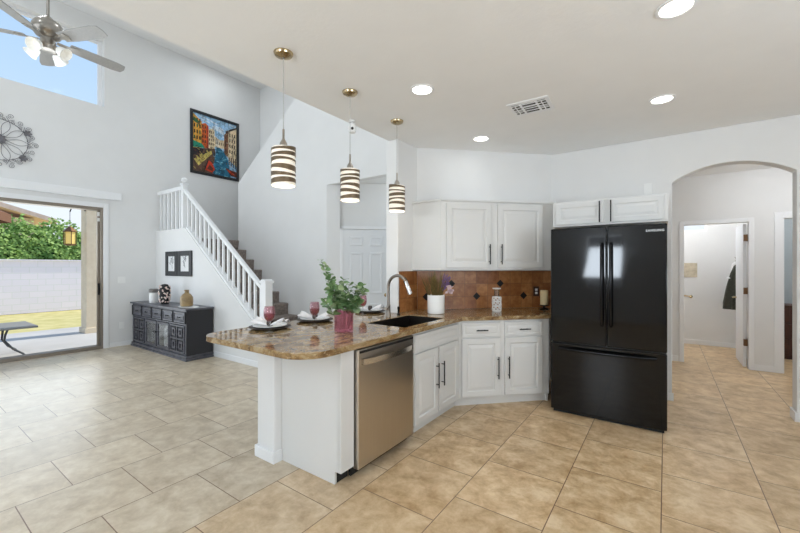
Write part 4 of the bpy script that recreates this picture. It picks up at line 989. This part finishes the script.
# vase with eucalyptus
vx, vy = -2.04, 2.125
t = thing('glass_vase', 'faceted pink glass vase holding green leafy branches', 'vase', (vx, vy, Z0))
bm = BM(); lathe(bm, [(.066, .001), (.074, .006), (.076, .15), (.070, .163), (.073, .170), (.069, .170), (.066, .160), (.071, .148), (.069, .012), (0, .010)], cap=True, seg=12); obj('jar', bm, 'pinkjar', t, local=True)
bq = thing('leafy_branches', 'bunch of green eucalyptus branches standing in the pink vase', 'plant', (vx, vy, Z0+.012))
random.seed(21)
bms, bml = BM(), BM()
stems = [((-.05, -.19), .53, 13), ((-.03, -.13), .42, 9), ((.03, .03), .34, 8), ((.05, .11), .33, 9), ((.10, .15), .30, 9), ((-.06, -.05), .33, 8), ((.0, .0), .38, 9), ((.06, -.04), .28, 8), ((.04, .19), .33, 8), ((-.02, -.20), .24, 7), ((.09, .06), .24, 8), ((.03, -.10), .34, 8)]
for (dx, dy), h, nl in stems:
    base = Vector((dx*.2, dy*.2, .01)); tip = Vector((dx*1.0, dy*1.0, h+.02)); pts = []
    for i in range(9):
        s_ = i/8; p = base.lerp(tip, s_); p.x += dx*.35*(s_**2-s_); p.y += dy*.35*(s_**2-s_); pts.append(p)
    tube(bms, pts, [.0026-.0016*i/8 for i in range(9)], 5)
    for k in range(nl):
        s_ = .42+.58*(k+.5)/nl; i = min(7, int(s_*8)); p = pts[i].lerp(pts[i+1], s_*8-i)
        for m_ in (0, 1):
            a = k*1.57+m_*PI+random.uniform(-.5, .5); d = Vector((math.cos(a), math.sin(a), random.uniform(.0, .6))); sz = random.uniform(.05, .07)*(1.15-.5*max(0, s_-.5)*1.6)*(.78 if h > .5 else 1)
            round_leaf(bml, p, d, Vector((random.uniform(-.9, .9), random.uniform(-.9, .9), .8)), sz, sz*.92, 1 if random.random() < .3 else 0)
obj('stem', bms, 'stem', bq, local=True, smooth=True); obj('foliage', bml, ['leaf', 'leaf2'], bq, local=True)
# white pot with reeds and lavender
px_, py_ = -2.02, 3.525
t = thing('reed_pot', 'white round ceramic pot filled with brown reeds and purple lavender, in the counter corner', 'plant pot', (px_, py_, Z0))
bm = BM(); lathe(bm, [(.086, .001), (.091, .006), (.093, .195), (.090, .2), (.086, .195), (.084, .16), (0, .16)], seg=36, cap=True); obj('pot', bm, 'white', t, local=True, smooth=True)
random.seed(5); bm1, bm2, bm3 = BM(), BM(), BM()
for k in range(120):
    a, rr_ = random.uniform(0, 2*PI), random.uniform(0, .075); b = Vector((rr_*math.cos(a), rr_*math.sin(a), .161)); sp = random.uniform(.3, 1.6)
    e = Vector((b.x*(1+sp)-.03*random.random(), b.y*(1+sp)*.8-.02, min(.456, random.uniform(.30, .47))))
    m_ = b.lerp(e, .5)+Vector((0, 0, .02)); tube(bm1, [b, m_, e], [.003, .0028, .001], 4)
for k in range(13):
    b = Vector((random.uniform(0, .05), random.uniform(-.02, .05), .161)); e = Vector((random.uniform(.06, .12), random.uniform(.05, .13), random.uniform(.30, .43))); tube(bm1, [b, b.lerp(e, .5)+Vector((0, 0, .02)), e], .002, 4)
    for j in range(9):
        p = b.lerp(e, .6+.05*j); blob(bm2, p+Vector((random.uniform(-.006, .006), random.uniform(-.006, .006), 0)), .007, .007, .009, 1)
obj('reed', bm1, 'reed', t, local=True); obj('lavender', bm2, 'lav', t, local=True, smooth=True, label='purple lavender heads')
for k in range(30):
    c = (.115+random.uniform(-.02, .02), .09+random.uniform(-.025, .025), .255+random.uniform(-.04, .05)); a = random.uniform(0, 6.28)
    leaf(bm3, c, (math.cos(a), math.sin(a), random.uniform(-.5, .8)), (0, -1, .3), .035, .03)
tube(bm3, [(.04, .03, .165), (.1, .08, .24)], .002, 4)
obj('blush_bloom', bm3, 'pinkfl', t, local=True, label='pale blush petals')
# white lattice bottle
t = thing('lattice_bottle', 'white latticed candle lantern with open neck on the counter below the wall cabinet', 'lantern', (-1.555, 4.085, Z0))
bm = BM(); R_ = .05
for z in (.002, .055, .105, .155):
    lathe(bm, [(R_-.006, z), (R_+.001, z), (R_+.001, z+.012), (R_-.006, z+.012), (R_-.006, z)], cap=False, seg=20)
for row, z in enumerate((.013, .066, .116)):
    for k in range(7):
        a = 2*PI*(k+.5*(row % 2))/7
        for sg in (-1, 1): tube(bm, [(R_*math.cos(a), R_*math.sin(a), z-.001), (R_*math.cos(a+sg*.449), R_*math.sin(a+sg*.449), z+.042)], .0048, 5)
lathe(bm, [(R_-.004, .156), (.03, .168), (.026, .17), (.044, .16)], cap=False, seg=20)
obj('lattice_body', bm, 'white', t, local=True)
bm = BM(); lathe(bm, [(.028, .169), (.028, .25), (.026, .25), (.026, .169)], cap=False, seg=20); obj('glass_neck', bm, 'clear', t, local=True, smooth=True)
bm = BM(); lathe(bm, [(.027, .248), (.046, .252), (.048, .262), (.044, .265), (.024, .262)], cap=False, seg=20); obj('rim', bm, 'white', t, local=True, smooth=True)
# candle on iron holder
t = thing('candle_holder', 'black iron candle stand on the counter beside the fridge', 'candle holder', (-1.175, 4.62, Z0))
bm = BM(); lathe(bm, [(.05, .001), (.052, .008), (.015, .018), (.012, .035), (.05, .042), (.055, .052), (.05, .05), (0, .046)], cap=True, seg=24); obj('base', bm, 'black', t, local=True, smooth=True)
bm = BM(); lathe(bm, [(.044, 0), (.045, .004), (.045, .165), (.04, .172), (.01, .168), (0, .168)], cap=True, seg=28)
c_ = thing('pillar_candle', 'thick cream pillar candle on the black stand beside the fridge', 'candle', (-1.175, 4.62, Z0+.0525)); obj('wax', bm, 'cream', c_, local=True, smooth=True)
bm = BM(); tube(bm, [(0, 0, .167), (.002, 0, .182)], .0018, 5); obj('wick', bm, 'blackmat', c_, local=True)

# ================================================================== hall, bathroom, bedroom pieces
bm = BM(); box(bm, .20, .47, 8.683, 8.6995, 1.225, 1.485)
tag(recenter(obj('mosaic_panel', bm, 'mosaic')), 'small beige mosaic niche tile on the white bathroom wall', 'tile')
t = thing('wall_bracket', 'brass bracket handle on the white bathroom wall below the mosaic', 'bracket', (.33, 8.699, .87))
bm = BM(); lathe(bm, [(.028, 0), (.028, .012), (.012, .02), (.012, .05)], mx=Matrix.Translation((.05, 0, 0)) @ Matrix.Rotation(PI/2, 4, 'X'), seg=16); obj('rose', bm, 'brass', t, local=True, smooth=True)
bm = BM(); tube(bm, [(.06, -.052, -.005), (.0, -.055, .01), (-.10, -.055, .02)], .012, 10); obj('lever', bm, 'brass', t, local=True, smooth=True)
t = thing('robe_hook', 'small metal hook on the bathroom wall above the hanging dark robe', 'hook', (1.02, 8.35, 1.56))
bm = BM(); box(bm, -.008, -.0005, -.02, .02, -.03, .03); obj('plate', bm, 'steel_br', t, local=True)
bm = BM(); tube(bm, [(-.008, 0, 0), (-.06, 0, -.01), (-.075, 0, .02)], .006, 8); tube(bm, [(-.008, 0, -.02), (-.05, 0, -.06), (-.07, 0, -.04)], .006, 8); obj('hook', bm, 'steel_br', t, local=True, smooth=True)
def drape(name, label, cat, prof, m, loc, seed, depth):
    random.seed(seed); bm = BM(); rows = []
    for (z, w0) in prof:
        ring = []
        for k in range(20):
            a = 2*PI*k/20; rr_ = 1+.12*math.sin(5*a+z*3); ring.append(bm.verts.new((depth*(.5+.5*math.cos(a))*-1*min(1, w0/.15)*rr_, w0*math.sin(a)*rr_, z)))
        rows.append(ring)
    for a, b in zip(rows, rows[1:]):
        for k in range(20): bm.faces.new((a[k], a[(k+1) % 20], b[(k+1) % 20], b[k]))
    bm.faces.new(rows[0]); bm.faces.new(rows[-1][::-1])
    t = thing(name, label, cat, loc); obj('cloth', bm, m, t, local=True, smooth=True); return t
t = drape('hanging_robe', 'dark olive robe with a white belt hanging on the bathroom wall', 'robe', [(-.10, .03), (-.13, .05), (-.25, .08), (-.5, .12), (-.75, .15), (-.85, .16)], 'towel', (1.01, 8.35, 1.56), 1, .21)
bm = BM(); tube(bm, [(-.142-.012*math.cos(a), .105*math.sin(a), -.33-.004*math.cos(a)) for a in [i*PI/8-PI/2 for i in range(9)]], .012, 6); obj('belt', bm, 'cloth', t, local=True, label='white belt')
drape('hanging_towel', 'white towel hanging behind the dark robe', 'towel', [(-.06, .03), (-.09, .06), (-.3, .08), (-.62, .085)], 'cloth', (1.01, 8.585, 1.56), 2, .17)
t = thing('bedroom_dresser', 'dark brown wooden dresser seen through the far right doorway', 'dresser', (1.75, 8.3, 0))
bm = BM(); box(bm, -.45, .45, -.2, .24, .06, .80); box(bm, -.43, .43, -.18, .24, 0, .06); obj('body', bm, 'wood_d', t, local=True, bevel=.004)
bm = BM(); box(bm, -.47, .47, -.22, .245, .801, .825); obj('top', bm, 'wood_d', t, local=True, bevel=.004)
for i in range(3):
    bm = BM(); box(bm, -.42, .42, -.215, -.2005, .09+.235*i, .305+.235*i); d = obj('drawer', bm, 'wood_d', t, local=True, bevel=.003)
    bm = BM(); tube(bm, [(-.05, -.23, .2+.235*i), (.05, -.23, .2+.235*i)], .006); box(bm, -.05, -.04, -.23, -.2155, .196+.235*i, .204+.235*i); box(bm, .04, .05, -.23, -.2155, .196+.235*i, .204+.235*i); obj('pull', bm, 'black', d, local=True)

# ================================================================== patio and yard
GZ = -.1
bm = BM(); box(bm, -12.1, -8.15, -8, 9, -.25, GZ); struct('ground_patio', bm, 'concrete')
bm = BM(); box(bm, -40, -12.1, -14, 22, -.3, GZ-.01)
struct('ground_yard', bm, 'grass')
bm = BM(); box(bm, -17.15, -16.95, -12, 20, GZ, 1.61)
bm2 = bm; box(bm2, -17.2, -16.9, -12, 20, 1.61, 1.65)
struct('wall_garden', bm2, 'block')
t = thing('patio_column', 'beige stucco patio column right of the hanging lantern', 'column', (-10.91, 3.03, GZ))
bm = BM(); box(bm, -.18, .18, -.2, .2, .0, 3.3); obj('shaft', bm, 'stucco', t, local=True, bevel=.01)
bm = BM(); box(bm, -.21, .21, -.23, .23, 0, .12); obj('plinth', bm, 'stucco', t, local=True, bevel=.01)
# lantern
t = thing('hanging_lantern', 'amber glass lantern hanging outside by the patio column', 'lantern', (-10.77, 2.555, 2.66))
bm = BM(); tube(bm, [(0, 0, -.02), (0, 0, -.36)], .005, 6); tube(bm, [(0, .28, .1), (0, .1, .09), (0, .02, .04), (0, 0, -.03)], .012, 8); box(bm, -.03, .03, .255, .274, .02, .18); obj('chain', bm, 'black', t, local=True)
bm = BM(); lathe(bm, [(.02, -.35), (.05, -.38), (.13, -.46), (.13, -.475)], seg=6); lathe(bm, [(.11, -.74), (.115, -.76), (.05, -.78)], seg=6)
for k in range(6): a = 2*PI*k/6; tube(bm, [(.112*math.cos(a), .112*math.sin(a), -.47), (.108*math.cos(a), .108*math.sin(a), -.745)], .007, 5)
obj('lantern_frame', bm, 'hinge', t, local=True)
bm = BM(); lathe(bm, [(.095, -.476), (.095, -.739)], seg=6, cap=True); obj('glass', bm, 'amber', t, local=True, label='amber glass')
# patio table
t = thing('patio_table', 'low grey patio table with curved metal legs outside the open door', 'table', (-9.1, 1.02, GZ))
bm = BM(); box(bm, -.45, .45, -.62, .62, .49, .525); obj('tabletop', bm, 'tabletop', t, local=True, bevel=.008)
for sx_ in (-1, 1):
    for sy_ in (-1, 1):
        bm = BM(); tube(bm, [(sx_*.2, sy_*.3, .49), (sx_*.12, sy_*.28, .38), (sx_*.1, sy_*.27, .28), (sx_*.2, sy_*.36, .14), (sx_*.3, sy_*.46, .06), (sx_*.33, sy_*.5, .002)], .016, 8); obj('leg', bm, 'tableleg', t, local=True, smooth=True)
# umbrella edge
t = thing('patio_umbrella', 'brown patio umbrella at the left edge of the open door', 'umbrella', (-9.95, .27, GZ))
bm = BM(); ringn = 8; top_ = bm.verts.new((0, 0, 3.2-.1)); A = [bm.verts.new((1.25*math.cos(2*PI*k/8), 1.25*math.sin(2*PI*k/8), 2.48)) for k in range(8)]; B = [bm.verts.new((1.25*math.cos(2*PI*k/8), 1.25*math.sin(2*PI*k/8), 2.33)) for k in range(8)]
for k in range(8): bm.faces.new((top_, A[k], A[(k+1) % 8])); bm.faces.new((A[k], B[k], B[(k+1) % 8], A[(k+1) % 8]))
o = obj('canopy', bm, 'umb', t, local=True); so = o.modifiers.new('thick', 'SOLIDIFY'); so.thickness = .01
bm = BM(); tube(bm, [(0, 0, .05), (0, 0, 3.05)], .025, 10); obj('pole', bm, 'black', t, local=True, smooth=True)
bm = BM(); lathe(bm, [(.25, 0), (.25, .04), (.05, .08)]); obj('base', bm, 'black', t, local=True, smooth=True)
# hedge behind the wall
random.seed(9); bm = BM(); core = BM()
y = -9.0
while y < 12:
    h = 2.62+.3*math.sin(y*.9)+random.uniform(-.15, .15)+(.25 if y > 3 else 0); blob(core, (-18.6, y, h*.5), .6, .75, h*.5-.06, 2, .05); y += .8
for k in range(20000):
    y = random.uniform(-2.5, 9) if k % 5 else random.uniform(-9, 12); h = 2.70+.3*math.sin(y*.9)+.15*math.sin(y*3.3)+(.25 if y > 3 else 0)
    a = random.uniform(-.5*PI*.35, PI*.62); rr_ = random.uniform(.85, 1.12)+.12*math.sin(y*5+a*4)
    z = 1.2+(h-1.2)*(a+.55)/(PI*.62+.55) if random.random() < .55 else h-1.4+1.4*math.sin(a)*rr_
    z = max(.9, z); x = -18.6+.75*math.cos(max(0, a))*rr_
    leaf(bm, (x, y, z), (random.uniform(-.3, 1), random.uniform(-1, 1), random.uniform(-.6, .7)), (1, 0, random.uniform(0, 1)), random.uniform(.08, .15), random.uniform(.05, .09))
t = thing('garden_hedge', 'tall leafy green hedge growing behind the white block wall', 'hedge', (-18.6, 1.5, GZ)); t['kind'] = 'stuff'
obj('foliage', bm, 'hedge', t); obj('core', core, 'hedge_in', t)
# neighbour's house
t = thing('neighbour_house', 'beige house with a pale tile roof beyond the hedge', 'house', (-26, 1, GZ))
bm = BM(); box(bm, -30, -25, -8, 4.6, GZ, 3.75); obj('wall', bm, 'stucco', t)
bm = BM(); prism(bm, [(-9, 5.6), (-2.0, 5.7), (5.3, 3.55), (5.3, 3.75), (-2.0, 5.95), (-9, 5.85)], -30.5, -24.4, 'x'); obj('roof', bm, 'rooft', t)
bm = BM(); box(bm, -24.99, -24.95, 2.6, 3.6, 2.4, 3.3); obj('window', bm, 'clear', t)
